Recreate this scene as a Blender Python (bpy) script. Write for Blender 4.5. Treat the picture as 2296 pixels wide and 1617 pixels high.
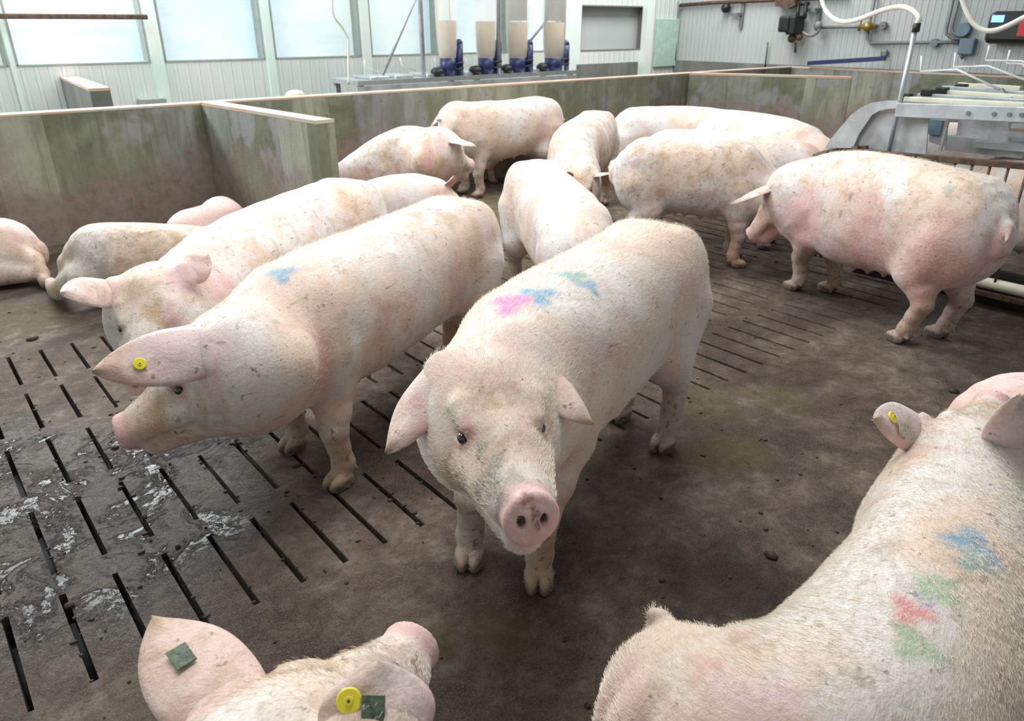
import bpy, bmesh, math, random, os
import numpy as np
from mathutils import Vector, Matrix
PI = math.pi
rng = np.random.RandomState(7)
for o in list(bpy.data.objects): bpy.data.objects.remove(o)
SC = bpy.context.scene
COL = SC.collection
QUAL = float(os.environ.get('PIGQ', '1'))      # coarser skin grids for quick looks only

# ------------------------------------------------------------------ camera
# Building axes: X runs right and away, Y runs left and away. The eye stands at the origin, 1.6 m up.
F_PX, HOR, CX, CY, CAMH = 1640.0, 55.0, 1148.0, 808.5, 1.6
PITCH = math.atan((CY - HOR) / F_PX)
FD = Vector((0.639, 0.769, 0)).normalized()
cam_d = bpy.data.cameras.new('camera')
cam = bpy.data.objects.new('camera', cam_d); COL.objects.link(cam)
cam_d.sensor_width = 36.0; cam_d.lens = F_PX / 2296 * 36.0
cam_d.clip_start = 0.02; cam_d.clip_end = 100
cam.location = (0, 0, CAMH)
fwd = Vector((FD.x * math.cos(PITCH), FD.y * math.cos(PITCH), -math.sin(PITCH)))
cam.rotation_euler = fwd.to_track_quat('-Z', 'Y').to_euler()
cam_d.dof.use_dof = True; cam_d.dof.focus_distance = 2.0; cam_d.dof.aperture_fstop = 6.3
SC.camera = cam

# ------------------------------------------------------------------ light
SC.view_settings.view_transform = 'Standard'
SC.view_settings.look = 'None'
SC.view_settings.gamma = 1.0
SC.view_settings.exposure = 0.0
W = bpy.data.worlds.new('world'); SC.world = W; W.use_nodes = True
W.node_tree.nodes['Background'].inputs[0].default_value = (0.86, 0.93, 1.0, 1)
W.node_tree.nodes['Background'].inputs[1].default_value = 0.45

def area(loc, target, sx, sy, power, color=(1, 0.99, 0.985)):
    l = bpy.data.lights.new('barn_or_fill_light', 'AREA'); l.shape = 'RECTANGLE'; l.size = sx; l.size_y = sy
    l.energy = power; l.color = color
    o = bpy.data.objects.new('barn_or_fill_light', l); COL.objects.link(o)
    o.location = loc
    o.rotation_euler = (Vector(target) - Vector(loc)).to_track_quat('-Z', 'Y').to_euler()
    return o
# rows of ceiling lamps high over the pens, and daylight coming in from the window side; last, an added wall wash
area((1.6, 2.4, 4.2), (1.6, 2.4, 0), 3.5, 1.6, 155)
area((5.0, 4.6, 4.2), (5.0, 4.6, 0), 4.5, 1.6, 165)
area((9.0, 7.4, 4.2), (9.0, 7.8, 0), 4.0, 1.6, 250)
area((0.9, 9.0, 3.45), (1.4, 3.0, 0.3), 2.8, 1.1, 380, (0.92, 0.97, 1))
area((3.4, 8.6, 3.3), (3.2, 9.35, 1.9), 7.0, 0.8, 80, (0.9, 0.96, 1))  # added fill with no real source, aimed outward to brighten the window wall

# ------------------------------------------------------------------ pixel rays (used only to place things at their real depth)
def ray(px, py):
    a = (px - CX) / F_PX; b = -(py - CY) / F_PX
    f = math.cos(PITCH) + b * math.sin(PITCH); u = -math.sin(PITCH) + b * math.cos(PITCH)
    return Vector((FD.x * f + FD.y * a, FD.y * f - FD.x * a, u))
def on_z(px, py, z=0.0):
    r = ray(px, py); t = (z - CAMH) / r.z; return Vector((r.x * t, r.y * t, z))
def on_y(px, py, y):
    r = ray(px, py); t = y / r.y; return Vector((r.x * t, y, CAMH + r.z * t))
def on_x(px, py, x):
    r = ray(px, py); t = x / r.x; return Vector((x, r.y * t, CAMH + r.z * t))

# ------------------------------------------------------------------ tags and parts
def tag(o, label=None, cat=None, group=None, kind=None):
    if label: o['label'] = label
    if cat: o['category'] = cat
    if group: o['group'] = group
    if kind: o['kind'] = kind
    return o
def link(name, me, mat=None, parent=None, smooth=False):
    o = bpy.data.objects.new(name, me); COL.objects.link(o)
    if mat is not None and not me.materials: me.materials.append(mat)
    if parent is not None:
        o.parent = parent
    if smooth:
        for p in me.polygons: p.use_smooth = True
    return o
class MB:
    """collects simple solids into one mesh"""
    def __init__(s): s.bm = bmesh.new()
    def box(s, lo, hi, mat=None, bev=0.0):
        r = bmesh.ops.create_cube(s.bm, size=1.0)['verts']
        lo, hi = Vector(lo), Vector(hi)
        for v in r:
            v.co = Vector([(lo[i] + hi[i]) / 2 + v.co[i] * (hi[i] - lo[i]) for i in range(3)])
            if mat is not None: v.co = mat @ v.co
        if bev:
            es = list({e for v in r for e in v.link_edges})
            bmesh.ops.bevel(s.bm, geom=es, offset=bev, segments=2, affect='EDGES', profile=0.5)
        return s
    def beam(s, a, b, w, h, bev=0.0, up=(0, 0, 1)):
        a, b = Vector(a), Vector(b); d = (b - a); L = d.length; d.normalize()
        up = Vector(up)
        if abs(d.dot(up)) > 0.98: up = Vector((1, 0, 0))
        y = up.cross(d).normalized(); z = d.cross(y)
        M = Matrix((d, y, z)).transposed().to_4x4(); M.translation = (a + b) / 2
        return s.box((-L / 2, -w / 2, -h / 2), (L / 2, w / 2, h / 2), M, bev)
    def tube(s, pts, r, seg=10, cap=True, smooth_path=0):
        pts = [Vector(p) for p in pts]
        if smooth_path:
            pts = catmull(pts, smooth_path)
        rs = r if isinstance(r, (list, tuple)) else [r] * len(pts)
        if len(rs) != len(pts):
            rs = [rs[0] + (rs[-1] - rs[0]) * i / (len(pts) - 1) for i in range(len(pts))]
        rings = []; ref = None
        for i, p in enumerate(pts):
            t = (pts[min(i + 1, len(pts) - 1)] - pts[max(i - 1, 0)]).normalized()
            if ref is None:
                ref = Vector((0, 0, 1)) if abs(t.z) < 0.9 else Vector((1, 0, 0))
            n = (ref - t * ref.dot(t)).normalized(); b = t.cross(n); ref = n
            rings.append([s.bm.verts.new(p + (n * math.cos(2 * PI * k / seg) + b * math.sin(2 * PI * k / seg)) * rs[i]) for k in range(seg)])
        for i in range(len(rings) - 1):
            for k in range(seg):
                f = s.bm.faces.new((rings[i][k], rings[i][(k + 1) % seg], rings[i + 1][(k + 1) % seg], rings[i + 1][k])); f.smooth = True
        if cap:
            s.bm.faces.new(rings[0][::-1]); s.bm.faces.new(rings[-1])
        return s
    def prism(s, poly, off):
        """polygon of 3-D points pushed along off"""
        off = Vector(off)
        a = [s.bm.verts.new(Vector(p)) for p in poly]; b = [s.bm.verts.new(Vector(p) + off) for p in poly]
        s.bm.faces.new(a[::-1]); s.bm.faces.new(b)
        for i in range(len(a)):
            j = (i + 1) % len(a); s.bm.faces.new((a[i], a[j], b[j], b[i]))
        return s
    def ball(s, c, r, sc=(1, 1, 1), seg=16):
        vs = bmesh.ops.create_uvsphere(s.bm, u_segments=seg, v_segments=seg // 2 + 1, radius=r)['verts']
        for v in vs: v.co = Vector(c) + Vector((v.co.x * sc[0], v.co.y * sc[1], v.co.z * sc[2]))
        for v in vs:
            for f in v.link_faces: f.smooth = True
        return s
    def build(s, name, mat=None, parent=None):
        bmesh.ops.recalc_face_normals(s.bm, faces=s.bm.faces)
        me = bpy.data.meshes.new(name); s.bm.to_mesh(me); s.bm.free()
        return link(name, me, mat, parent)
def catmull(pts, n):
    pts = [Vector(p) for p in pts]; P = [pts[0] * 2 - pts[1]] + pts + [pts[-1] * 2 - pts[-2]]
    out = []
    for i in range(1, len(P) - 2):
        for k in range(n):
            t = k / n
            out.append(0.5 * ((2 * P[i]) + (P[i + 1] - P[i - 1]) * t + (2 * P[i - 1] - 5 * P[i] + 4 * P[i + 1] - P[i + 2]) * t * t + (3 * P[i] - P[i - 1] - 3 * P[i + 1] + P[i + 2]) * t ** 3))
    out.append(pts[-1].copy()); return out

# ------------------------------------------------------------------ materials
def srgb(r, g, b):
    f = lambda c: (c / 255 / 12.92) if c / 255 <= 0.04045 else ((c / 255 + 0.055) / 1.055) ** 2.4
    return (f(r), f(g), f(b), 1)
class NT:
    def __init__(s, name):
        s.m = bpy.data.materials.new(name); s.m.use_nodes = True; s.t = s.m.node_tree; s.n = s.t.nodes
        s.b = s.n['Principled BSDF']; s.out = s.n['Material Output']
    def new(s, typ, **kw):
        n = s.n.new(typ)
        for k, v in kw.items(): setattr(n, k, v)
        return n
    def l(s, a, b): s.t.links.new(a, b)
    def val(s, x, sock):
        if hasattr(x, 'is_output') or isinstance(x, bpy.types.NodeSocket): s.l(x, sock)
        else: sock.default_value = x
    def coord(s, kind='Object', scale=(1, 1, 1), rot=(0, 0, 0), loc=None):
        tc = s.new('ShaderNodeTexCoord'); mp = s.new('ShaderNodeMapping')
        mp.inputs['Scale'].default_value = scale; mp.inputs['Rotation'].default_value = rot
        s.l(tc.outputs[kind], mp.inputs['Vector'])
        if loc is not None: s.val(loc, mp.inputs['Location'])
        return mp.outputs['Vector']
    def noise(s, vec, scale, detail=4, rough=0.55, dist=0.0):
        n = s.new('ShaderNodeTexNoise'); s.l(vec, n.inputs['Vector'])
        n.inputs['Scale'].default_value = scale; n.inputs['Detail'].default_value = detail
        n.inputs['Roughness'].default_value = rough; n.inputs['Distortion'].default_value = dist
        return n.outputs['Fac']
    def ramp(s, fac, stops, interp='LINEAR'):
        r = s.new('ShaderNodeValToRGB'); r.color_ramp.interpolation = interp
        e = r.color_ramp.elements
        while len(e) < len(stops): e.new(0.5)
        for i, (p, c) in enumerate(stops):
            e[i].position = p; e[i].color = c if isinstance(c, tuple) else (c, c, c, 1)
        s.l(fac, r.inputs[0]); return r.outputs[0]
    def mix(s, fac, a, b, mode='MIX'):
        m = s.new('ShaderNodeMix', data_type='RGBA', blend_type=mode)
        s.val(fac, m.inputs[0]); s.val(a, m.inputs[6]); s.val(b, m.inputs[7]); return m.outputs[2]
    def math(s, op, a, b=0.0, clamp=False):
        m = s.new('ShaderNodeMath', operation=op); m.use_clamp = clamp
        s.val(a, m.inputs[0]); s.val(b, m.inputs[1]); return m.outputs[0]
    def bump(s, h, strength=0.3, dist=0.01, prev=None):
        b = s.new('ShaderNodeBump'); b.inputs['Strength'].default_value = strength; b.inputs['Distance'].default_value = dist
        s.l(h, b.inputs['Height'])
        if prev is not None: s.l(prev, b.inputs['Normal'])
        return b.outputs['Normal']
    def set(s, **kw):
        for k, v in kw.items(): s.val(v, s.b.inputs[k.replace('_', ' ')])
        return s.m
def plain(name, col, rough=0.5, metal=0.0, var=0.06, sc=12.0, bump=0.05):
    t = NT(name); v = t.coord()
    n = t.noise(v, sc, 5, 0.6)
    c = t.mix(t.ramp(n, [(0.35, 0.0), (0.65, 1.0)]), tuple(x * (1 - var * 2) for x in col[:3]) + (1,), tuple(min(1, x * (1 + var)) for x in col[:3]) + (1,))
    t.set(Base_Color=c, Roughness=rough, Metallic=metal, Normal=t.bump(n, bump, 0.004))
    return t.m
# ------------------------------------------------------------------ setting materials
def m_floor():
    t = NT('manured_concrete'); v = t.coord()
    sep = t.new('ShaderNodeSeparateXYZ'); t.l(v, sep.inputs[0])
    n1 = t.noise(v, 1.7, 6, 0.6, 0.4); n2 = t.noise(v, 9, 8, 0.7, 0.3); n3 = t.noise(v, 70, 6, 0.7); n4 = t.noise(v, 28, 7, 0.75, 0.6)
    dry = t.ramp(n2, [(0.3, srgb(94, 78, 68)), (0.5, srgb(128, 111, 99)), (0.68, srgb(168, 154, 142))])
    dark = t.ramp(n2, [(0.32, srgb(58, 45, 37)), (0.5, srgb(86, 68, 57)), (0.7, srgb(108, 89, 76))])
    c = t.mix(t.ramp(n1, [(0.40, 0.0), (0.62, 1.0)]), dark, dry)
    # brown trodden manure over the slats, ending raggedly
    wet = t.new('ShaderNodeVectorMath', operation='DISTANCE'); t.l(v, wet.inputs[0]); wet.inputs[1].default_value = (0.0, 2.75, 0)
    wd = t.math('ADD', wet.outputs['Value'], t.math('MULTIPLY', t.math('SUBTRACT', n1, 0.5), 1.6))
    wetm = t.ramp(wd, [(0.62, 1.0), (1.15, 0.0)])
    slat = t.ramp(n4, [(0.36, srgb(36, 33, 33)), (0.52, srgb(56, 55, 57)), (0.7, srgb(80, 80, 84))])
    patch = t.ramp(t.noise(v, 5.5, 8, 0.72, 0.8), [(0.47, 1.0), (0.56, 0.0)])
    ns = t.mix(patch, slat, t.ramp(n4, [(0.35, srgb(44, 33, 26)), (0.6, srgb(72, 55, 44))]))
    c = t.mix(wetm, c, ns)
    # clods
    clod = t.ramp(n4, [(0.62, 0.0), (0.70, 1.0)])
    c = t.mix(t.math('MULTIPLY', clod, 0.45), c, srgb(52, 39, 30))
    spk = t.ramp(n3, [(0.64, 0.0), (0.72, 1.0)])
    c = t.mix(t.math('MULTIPLY', spk, 0.55), c, srgb(40, 30, 24))
    light = t.ramp(t.noise(v, 45, 5, 0.8), [(0.60, 0.0), (0.75, 1.0)])
    c = t.mix(t.math('MULTIPLY', light, 0.30), c, srgb(160, 148, 138))
    n6 = t.noise(v, 170, 4, 0.75); n7 = t.noise(v, 38, 8, 0.8, 0.5)
    c = t.mix(t.math('MULTIPLY', t.ramp(n7, [(0.36, 1.0), (0.50, 0.0)]), 0.42), c, srgb(52, 41, 34))
    c = t.mix(t.math('MULTIPLY', t.ramp(n6, [(0.50, 0.0), (0.64, 1.0)]), 0.45), c, srgb(160, 146, 134))
    c = t.mix(t.math('MULTIPLY', t.ramp(n6, [(0.34, 1.0), (0.46, 0.0)]), 0.32), c, srgb(48, 38, 32))
    # olive feed stains
    tot = None
    for (x, y, r) in [(2.6, 1.75, 0.20), (2.35, 1.4, 0.16), (2.9, 1.55, 0.16), (2.2, 1.5, .12), (4.4, 5.2, 0.9), (3.0, 2.4, 0.30), (3.6, 4.2, 0.6), (0.3, 5.0, 0.35), (1.0, 1.25, 0.10), (0.82, 1.35, 0.09), (4.7, 3.6, .25)]:
        d = t.new('ShaderNodeVectorMath', operation='DISTANCE'); t.l(v, d.inputs[0]); d.inputs[1].default_value = (x, y, 0)
        dd = t.math('ADD', d.outputs['Value'], t.math('MULTIPLY', t.math('SUBTRACT', n2, 0.5), r * 2.2))
        mm = t.new('ShaderNodeMapRange'); t.l(dd, mm.inputs[0]); mm.inputs[1].default_value = r * 1.15; mm.inputs[2].default_value = r * 0.6
        tot = mm.outputs[0] if tot is None else t.math('MAXIMUM', tot, mm.outputs[0])
    c = t.mix(t.math('MULTIPLY', tot, 0.6), c, t.ramp(n4, [(0.3, srgb(84, 74, 44)), (0.7, srgb(128, 118, 78))]))
    film = t.math('MULTIPLY', wetm, t.ramp(t.noise(v, 34, 6, 0.7, 1.0), [(0.40, 0.0), (0.47, 1.0)]))
    film = t.math('MULTIPLY', film, t.ramp(patch, [(0.0, 1.0), (1.0, 0.35)]))
    tot = None  # dark patches: wet manure, with shade under and beside sows painted in
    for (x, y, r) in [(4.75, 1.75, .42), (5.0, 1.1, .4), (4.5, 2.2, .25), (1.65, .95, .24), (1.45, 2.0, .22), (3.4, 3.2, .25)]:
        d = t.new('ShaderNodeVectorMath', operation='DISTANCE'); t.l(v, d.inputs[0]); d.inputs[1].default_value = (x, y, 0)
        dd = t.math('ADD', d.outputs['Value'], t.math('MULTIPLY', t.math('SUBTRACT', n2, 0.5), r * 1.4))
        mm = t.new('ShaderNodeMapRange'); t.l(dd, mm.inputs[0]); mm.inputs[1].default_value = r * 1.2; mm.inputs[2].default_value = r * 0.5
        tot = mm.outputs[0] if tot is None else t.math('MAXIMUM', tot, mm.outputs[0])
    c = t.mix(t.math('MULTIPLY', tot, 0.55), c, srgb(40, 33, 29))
    rough = t.math('SUBTRACT', t.math('SUBTRACT', 0.82, t.math('MULTIPLY', wetm, 0.22)), t.math('MULTIPLY', film, 0.52))
    h = t.math('ADD', t.math('MULTIPLY', n4, 1.0), t.math('MULTIPLY', n2, 1.2))
    h = t.math('ADD', h, t.math('ADD', t.math('MULTIPLY', n3, 0.45), t.math('MULTIPLY', n7, 0.7))); h = t.math('MULTIPLY', h, t.ramp(wetm, [(0.0, 1.0), (1.0, 0.55)])); h = t.math('MULTIPLY', h, t.ramp(film, [(0.0, 1.0), (1.0, 0.22)]))
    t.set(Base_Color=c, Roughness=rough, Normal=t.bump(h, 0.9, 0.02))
    t.val(t.math('ADD', 0.4, t.math('MULTIPLY', wetm, 0.5)), t.b.inputs['Specular IOR Level'])
    return t.m
def m_conc(name='stained_concrete', gray=0.0):
    t = NT(name); v = t.coord(kind='Object')
    sep = t.new('ShaderNodeSeparateXYZ'); t.l(v, sep.inputs[0])
    along = t.math('ADD', sep.outputs[0], sep.outputs[1])
    # vertical board panels of different tone
    cmb = t.new('ShaderNodeCombineXYZ'); t.l(t.math('ADD', t.math('MULTIPLY', along, 3.1), t.math('MULTIPLY', sep.outputs[2], 0.25)), cmb.inputs[0])
    wn = t.new('ShaderNodeTexVoronoi', voronoi_dimensions='1D'); wn.inputs['Scale'].default_value = 1.0
    t.l(t.math('MULTIPLY', along, 2.6), wn.inputs['W'])
    sx = t.new('ShaderNodeSeparateColor'); t.l(wn.outputs['Color'], sx.inputs[0])
    n1 = t.noise(v, 2.6, 6, 0.65, 0.5); n2 = t.noise(v, 14, 8, 0.7); n3 = t.noise(v, 90, 4, 0.7)
    vs = t.coord(scale=(14, 14, 1.2)); streak = t.noise(vs, 1.0, 5, 0.65)
    c = t.mix(t.ramp(sx.outputs[0], [(0.30, 0.0), (0.70, 1.0)]), srgb(98, 102, 84), srgb(158, 160, 144))
    c = t.mix(t.ramp(sx.outputs[1], [(0.60, 0.0), (0.72, 0.7)]), c, srgb(146, 146, 152))
    c = t.mix(t.ramp(n1, [(0.42, 0.0), (0.64, 0.45)]), c, srgb(164, 168, 146))
    c = t.mix(t.math('MULTIPLY', t.ramp(t.noise(t.coord(scale=(3.4, 3.4, 1.1)), 1.0, 6, 0.62, 0.15), [(0.44, 0.0), (0.60, 1.0)]), 0.6), c, srgb(104, 106, 84))
    c = t.mix(t.math('MULTIPLY', t.ramp(t.noise(v, 2.1, 3, 0.6, 0.2), [(0.55, 0.0), (0.62, 1.0)]), 0.55), c, srgb(156, 154, 162))
    c = t.mix(t.math('MULTIPLY', t.ramp(streak, [(0.52, 0.0), (0.66, 1.0)]), 0.5), c, srgb(88, 88, 74))
    c = t.mix(t.math('MULTIPLY', t.ramp(streak, [(0.30, 1.0), (0.42, 0.0)]), 0.4), c, srgb(160, 160, 146))
    # brown splash zone near the floor
    hz = t.math('ADD', sep.outputs[2], t.math('MULTIPLY', t.math('SUBTRACT', n1, 0.5), 1.3))
    c = t.mix(t.math('MULTIPLY', t.ramp(hz, [(0.38, 1.0), (0.70, 0.0)]), 0.80), c, t.ramp(n2, [(0.3, srgb(116, 98, 88)), (0.7, srgb(154, 134, 124))]))
    c = t.mix(t.math('MULTIPLY', t.ramp(t.noise(v, 4.7, 5, 0.6), [(0.66, 0.0), (0.70, 1.0)]), 0.6), c, srgb(128, 84, 76))
    c = t.mix(t.math('MULTIPLY', t.ramp(n2, [(0.60, 0.0), (0.7, 1.0)]), 0.5), c, srgb(60, 58, 48))
    h = t.math('ADD', n2, t.math('MULTIPLY', n3, 0.5))
    if gray: c = t.mix(gray, c, srgb(105, 105, 106))
    t.set(Base_Color=c, Roughness=0.8, Normal=t.bump(h, 0.35, 0.012))
    return t.m
def m_cap():
    t = NT('concrete_top_edge'); v = t.coord(); n = t.noise(v, 6, 6, 0.6); n2 = t.noise(v, 1.4, 3, 0.5)
    c = t.mix(t.ramp(n2, [(0.42, 0.0), (0.58, 1.0)]), srgb(192, 190, 172), srgb(206, 172, 152))
    t.set(Base_Color=t.mix(t.math('MULTIPLY', n, 0.4), c, srgb(150, 146, 130)), Roughness=0.75)
    return t.m
def m_white(ribs=0.0, col=(224, 224, 222), axis=0, name='white_plastic_lining'):
    t = NT(name); v = t.coord(); sep = t.new('ShaderNodeSeparateXYZ'); t.l(v, sep.inputs[0])
    n = t.noise(v, 1.2, 4, 0.5); vs = t.coord(scale=(9, 9, 0.8)); st = t.noise(vs, 1.0, 5, 0.7); sp = t.noise(v, 40, 4, 0.7)
    c = t.mix(t.ramp(n, [(0.35, 0.0), (0.65, 1.0)]), srgb(*col), srgb(int(col[0] * 0.93), int(col[1] * 0.99), int(col[2] * 0.97)))
    c = t.mix(t.math('MULTIPLY', t.ramp(st, [(0.55, 0.0), (0.75, 1.0)]), 0.16), c, srgb(150, 140, 132))
    c = t.mix(t.math('MULTIPLY', t.ramp(sp, [(0.66, 0.0), (0.74, 1.0)]), 0.25), c, srgb(120, 110, 100))
    nrm = None
    if ribs:
        w = t.math('SINE', t.math('MULTIPLY', sep.outputs[axis], ribs * 2 * PI))
        nrm = t.bump(t.ramp(w, [(0.30, 0.0), (0.72, 1.0)]), 0.6, 0.02)
        c = t.mix(t.math('MULTIPLY', t.ramp(w, [(0.0, 1.0), (0.25, 0.0)]), 0.10), c, srgb(150, 150, 150))
        t.set(Normal=nrm)
    t.set(Base_Color=c, Roughness=0.5)
    return t.m
def m_curtain():
    t = NT('daylit_window_foil'); v = t.coord()
    n = t.noise(v, 0.9, 4, 0.5, 0.4); vs = t.coord(scale=(1.2, 1, 7)); st = t.noise(vs, 1.0, 4, 0.6)
    c = t.mix(t.ramp(n, [(0.35, 0.0), (0.6, 1.0)]), srgb(196, 214, 230), srgb(216, 228, 224))
    c = t.mix(t.math('MULTIPLY', t.ramp(st, [(0.5, 0.0), (0.7, 1.0)]), 0.35), c, srgb(190, 200, 215))
    t.set(Base_Color=c, Roughness=0.35, Emission_Color=c, Emission_Strength=0.34)
    return t.m
M = {}
M['floor'] = m_floor(); M['conc'] = m_conc(); M['concg'] = m_conc('grey_stained_concrete', 0.65); M['cap'] = m_cap()
M['white'] = m_white(8.0, axis=0); M['ribs'] = m_white(11.0, (186, 186, 188), axis=1, name='white_ribbed_sheeting'); M['post'] = m_white(0, (226, 232, 228), name='white_painted_post')
M['curtain'] = m_curtain()
M['reveal'] = plain('grey_reveal', srgb(150, 158, 152), 0.6)
M['reveal_olive'] = plain('dark_frame', srgb(120, 118, 116), 0.6)
M['mint'] = plain('pale_green_door_paint', srgb(176, 204, 194), 0.5)
M['galv'] = plain('galvanised_steel', srgb(186, 193, 198), 0.38, 0.35, 0.10, 9, 0.08)
M['galvd'] = plain('dirty_galvanised_sheet', srgb(178, 180, 183), 0.5, 0.2, 0.16, 6, 0.15)
M['stain'] = plain('stainless_steel', srgb(205, 208, 210), 0.3, 0.8, 0.05, 12, 0.03)
M['rust'] = plain('rusty_dirty_steel', srgb(98, 78, 66), 0.65, 0.3, 0.25, 20, 0.3)
M['pipe'] = plain('grey_conduit', srgb(120, 122, 124), 0.45, 0.2)
M['black'] = plain('black_plastic', srgb(26, 26, 28), 0.45)
M['navy'] = plain('navy_plastic', srgb(38, 46, 92), 0.4)
M['hose'] = plain('white_hose', srgb(214, 212, 204), 0.35)
M['cream'] = plain('yellowed_bar', srgb(226, 224, 204), 0.5)
M['wbar'] = plain('white_coated_rod', srgb(226, 228, 230), 0.35)
M['bluegrey'] = plain('blue_grey_box', srgb(104, 124, 140), 0.5)
M['red'] = plain('red_plastic', srgb(190, 40, 42), 0.4)
M['brass'] = plain('brass_fitting', srgb(160, 130, 70), 0.35, 0.6)
M['feed'] = plain('ground_feed', srgb(186, 164, 134), 0.9, 0, 0.15, 60, 0.3)
M['pit'] = plain('slurry', srgb(14, 12, 10), 0.4)
def m_glass():
    t = NT('clear_plastic_tube'); t.set(Base_Color=(0.93, 0.93, 0.90, 1), Roughness=0.12, Alpha=0.35); t.b.inputs['Specular IOR Level'].default_value = 0.6
    return t.m
M['clear'] = m_glass()
def m_led():
    t = NT('blue_display'); t.set(Base_Color=(0.05, 0.2, 0.6, 1), Emission_Color=(0.15, 0.45, 1.0, 1), Emission_Strength=3.0); return t.m
M['led'] = m_led()

# ------------------------------------------------------------------ floor with real slots
def build_floor():
    xs0, xs1, pitch, sw = -2.30, 7.2, 0.1497, 0.019
    slots_x = [0.050 + pitch * k for k in range(-12, 50)]
    slots_x = [x for x in slots_x if xs0 < x < xs1]
    rows = [(1.81 + 0.545 * r, 2.235 + 0.545 * r) for r in range(-0, 5)]
    xb = [-6.0]
    for x in slots_x: xb += [x - sw / 2, x + sw / 2]
    xb.append(13.0)
    yb = [-3.0]
    for a, b in rows: yb += [a, b]
    yb.append(11.0)
    verts, faces, vid = [], [], {}
    r = np.random.RandomState(3)
    jig = r.uniform(-0.0022, 0.0022, (len(xb) + 1, len(yb) + 1))
    def V(i, j, z=0.0):
        k = (i, j, z)
        if k not in vid:
            vid[k] = len(verts); verts.append((xb[i] + (jig[i, j] if 0 < i < len(xb) - 1 else 0), yb[j], z))
        return vid[k]
    for i in range(len(xb) - 1):
        for j in range(len(yb) - 1):
            hole = (i % 2 == 1) and (j % 2 == 1)
            if not hole:
                faces.append((V(i, j), V(i + 1, j), V(i + 1, j + 1), V(i, j + 1)))
            else:
                d = -0.12
                faces.append((V(i, j), V(i, j, d), V(i, j + 1, d), V(i, j + 1)))
                faces.append((V(i + 1, j), V(i + 1, j + 1), V(i + 1, j + 1, d), V(i + 1, j, d)))
                faces.append((V(i, j), V(i + 1, j), V(i + 1, j, d), V(i, j, d)))
                faces.append((V(i, j + 1), V(i, j + 1, d), V(i + 1, j + 1, d), V(i + 1, j + 1)))
    me = bpy.data.meshes.new('floor'); me.from_pydata(verts, [], faces); me.update()
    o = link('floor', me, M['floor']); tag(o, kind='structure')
    p = MB().box((-3, 1, -0.5), (8, 5.5, -0.42)).build('floor_pit', M['pit']); tag(p, kind='structure')
build_floor()

# ------------------------------------------------------------------ pen walls of concrete
def pen_wall(name, a, b, thick, h, label, mat='conc', zb=0.0):
    a, b = Vector(a), Vector(b)
    m = MB(); m.beam((a.x, a.y, (zb + h) / 2 - 0.01), (b.x, b.y, (zb + h) / 2 - 0.01), thick, h - zb - 0.02, 0.0)
    o = m.build(name, M[mat]); tag(o, kind='structure')
    c = MB(); c.beam((a.x, a.y, h - 0.01), (b.x, b.y, h - 0.01), thick, 0.02, 0.004)
    c.build('trim_1', M['cap'], o)
    return o
pen_wall('wall_back_pen', (-3.0, 6.77, 0), (11.3, 6.77, 0), 0.14, 1.0, '')
pen_wall('wall_partition_left', (2.375, 4.88, 0), (2.22, 6.70, 0), 0.15, 1.0, '')
pen_wall('wall_partition_right', (9.60, 4.85, 0), (8.75, 6.70, 0), 0.15, 1.0, '')
pen_wall('wall_pen_far', (11.35, 6.84, 0), (11.35, 2.2, 0), 0.15, 1.0, '')
pen_wall('wall_pen_behind', (1.68, 9.34, 0), (1.55, 7.42, 0), 0.16, 1.1, '', 'concg')

# ------------------------------------------------------------------ building walls
YB = 9.35                                              # window wall
def win_rect(x0, x1, z0, z1, y=YB): return (x0, x1, z0, z1)
cols = [(-60, 17), (38, 338), (372, 596), (620, 812), (835, 985), (1010, 1142), (1166, 1262)]
sill = 1.22
wins = []
for (p0, p1) in cols:
    a = on_y(p0, 150, YB).x; b = on_y(p1, 140, YB).x
    wins.append((a, b, sill, 3.1))
pw = on_y(1300, 112, YB); pw2 = on_y(1444, 112, YB)
wins.append((pw.x, pw2.x, on_y(1370, 112, YB).z, on_y(1370, 12, YB).z))
def build_window_wall():
    m = MB(); x = -3.2; top = 4.6
    for (a, b, z0, z1) in wins:
        if a > x: m.box((x, YB, 0), (a, YB + 0.22, top))
        m.box((a, YB, 0), (b, YB + 0.22, z0)); m.box((a, YB, z1), (b, YB + 0.22, top))
        x = b
    m.box((x, YB, 0), (11.75, YB + 0.22, top))
    o = m.build('wall_window_side', M['white']); tag(o, kind='structure')
    for i, (a, b, z0, z1) in enumerate(wins):
        w = MB(); w.box((a, YB + 0.17, z0), (b, YB + 0.19, z1))
        if i == len(wins) - 1: ww = w.build('window_%d' % (i + 1), M['mint'] if False else M['ribs'])
        else: ww = w.build('window_%d' % (i + 1), M['curtain'])
        tag(ww, kind='structure')
        f = MB(); r = 0.02
        f.box((a, YB - 0.005, z0 - 0.001), (a + r, YB + 0.17, z1)); f.box((b - r, YB - 0.005, z0), (b, YB + 0.17, z1))
        f.box((a, YB - 0.005, z0 - 0.012), (b, YB + 0.17, z0 + 0.006)); f.box((a, YB - 0.005, z1 - r), (b, YB + 0.17, z1))
        f.build('window_frame', M['reveal'] if i < 7 else M['reveal_olive'], ww)
    for i in range(len(wins) - 1):
        if i + 1 == len(wins): break
        xa, xb = wins[i][1], wins[i + 1][0]
        if xb - xa > 0.45 or xb - xa < 0.05: continue
        c = MB().box((xa + 0.015, YB - 0.03, 0.0), (xb - 0.015, YB + 0.0, 4.6)).build('trim_%d' % (i + 2), M['post']); tag(c, kind='structure')
build_window_wall()
zz = on_y(150, 37, YB - 0.1).z
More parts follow.
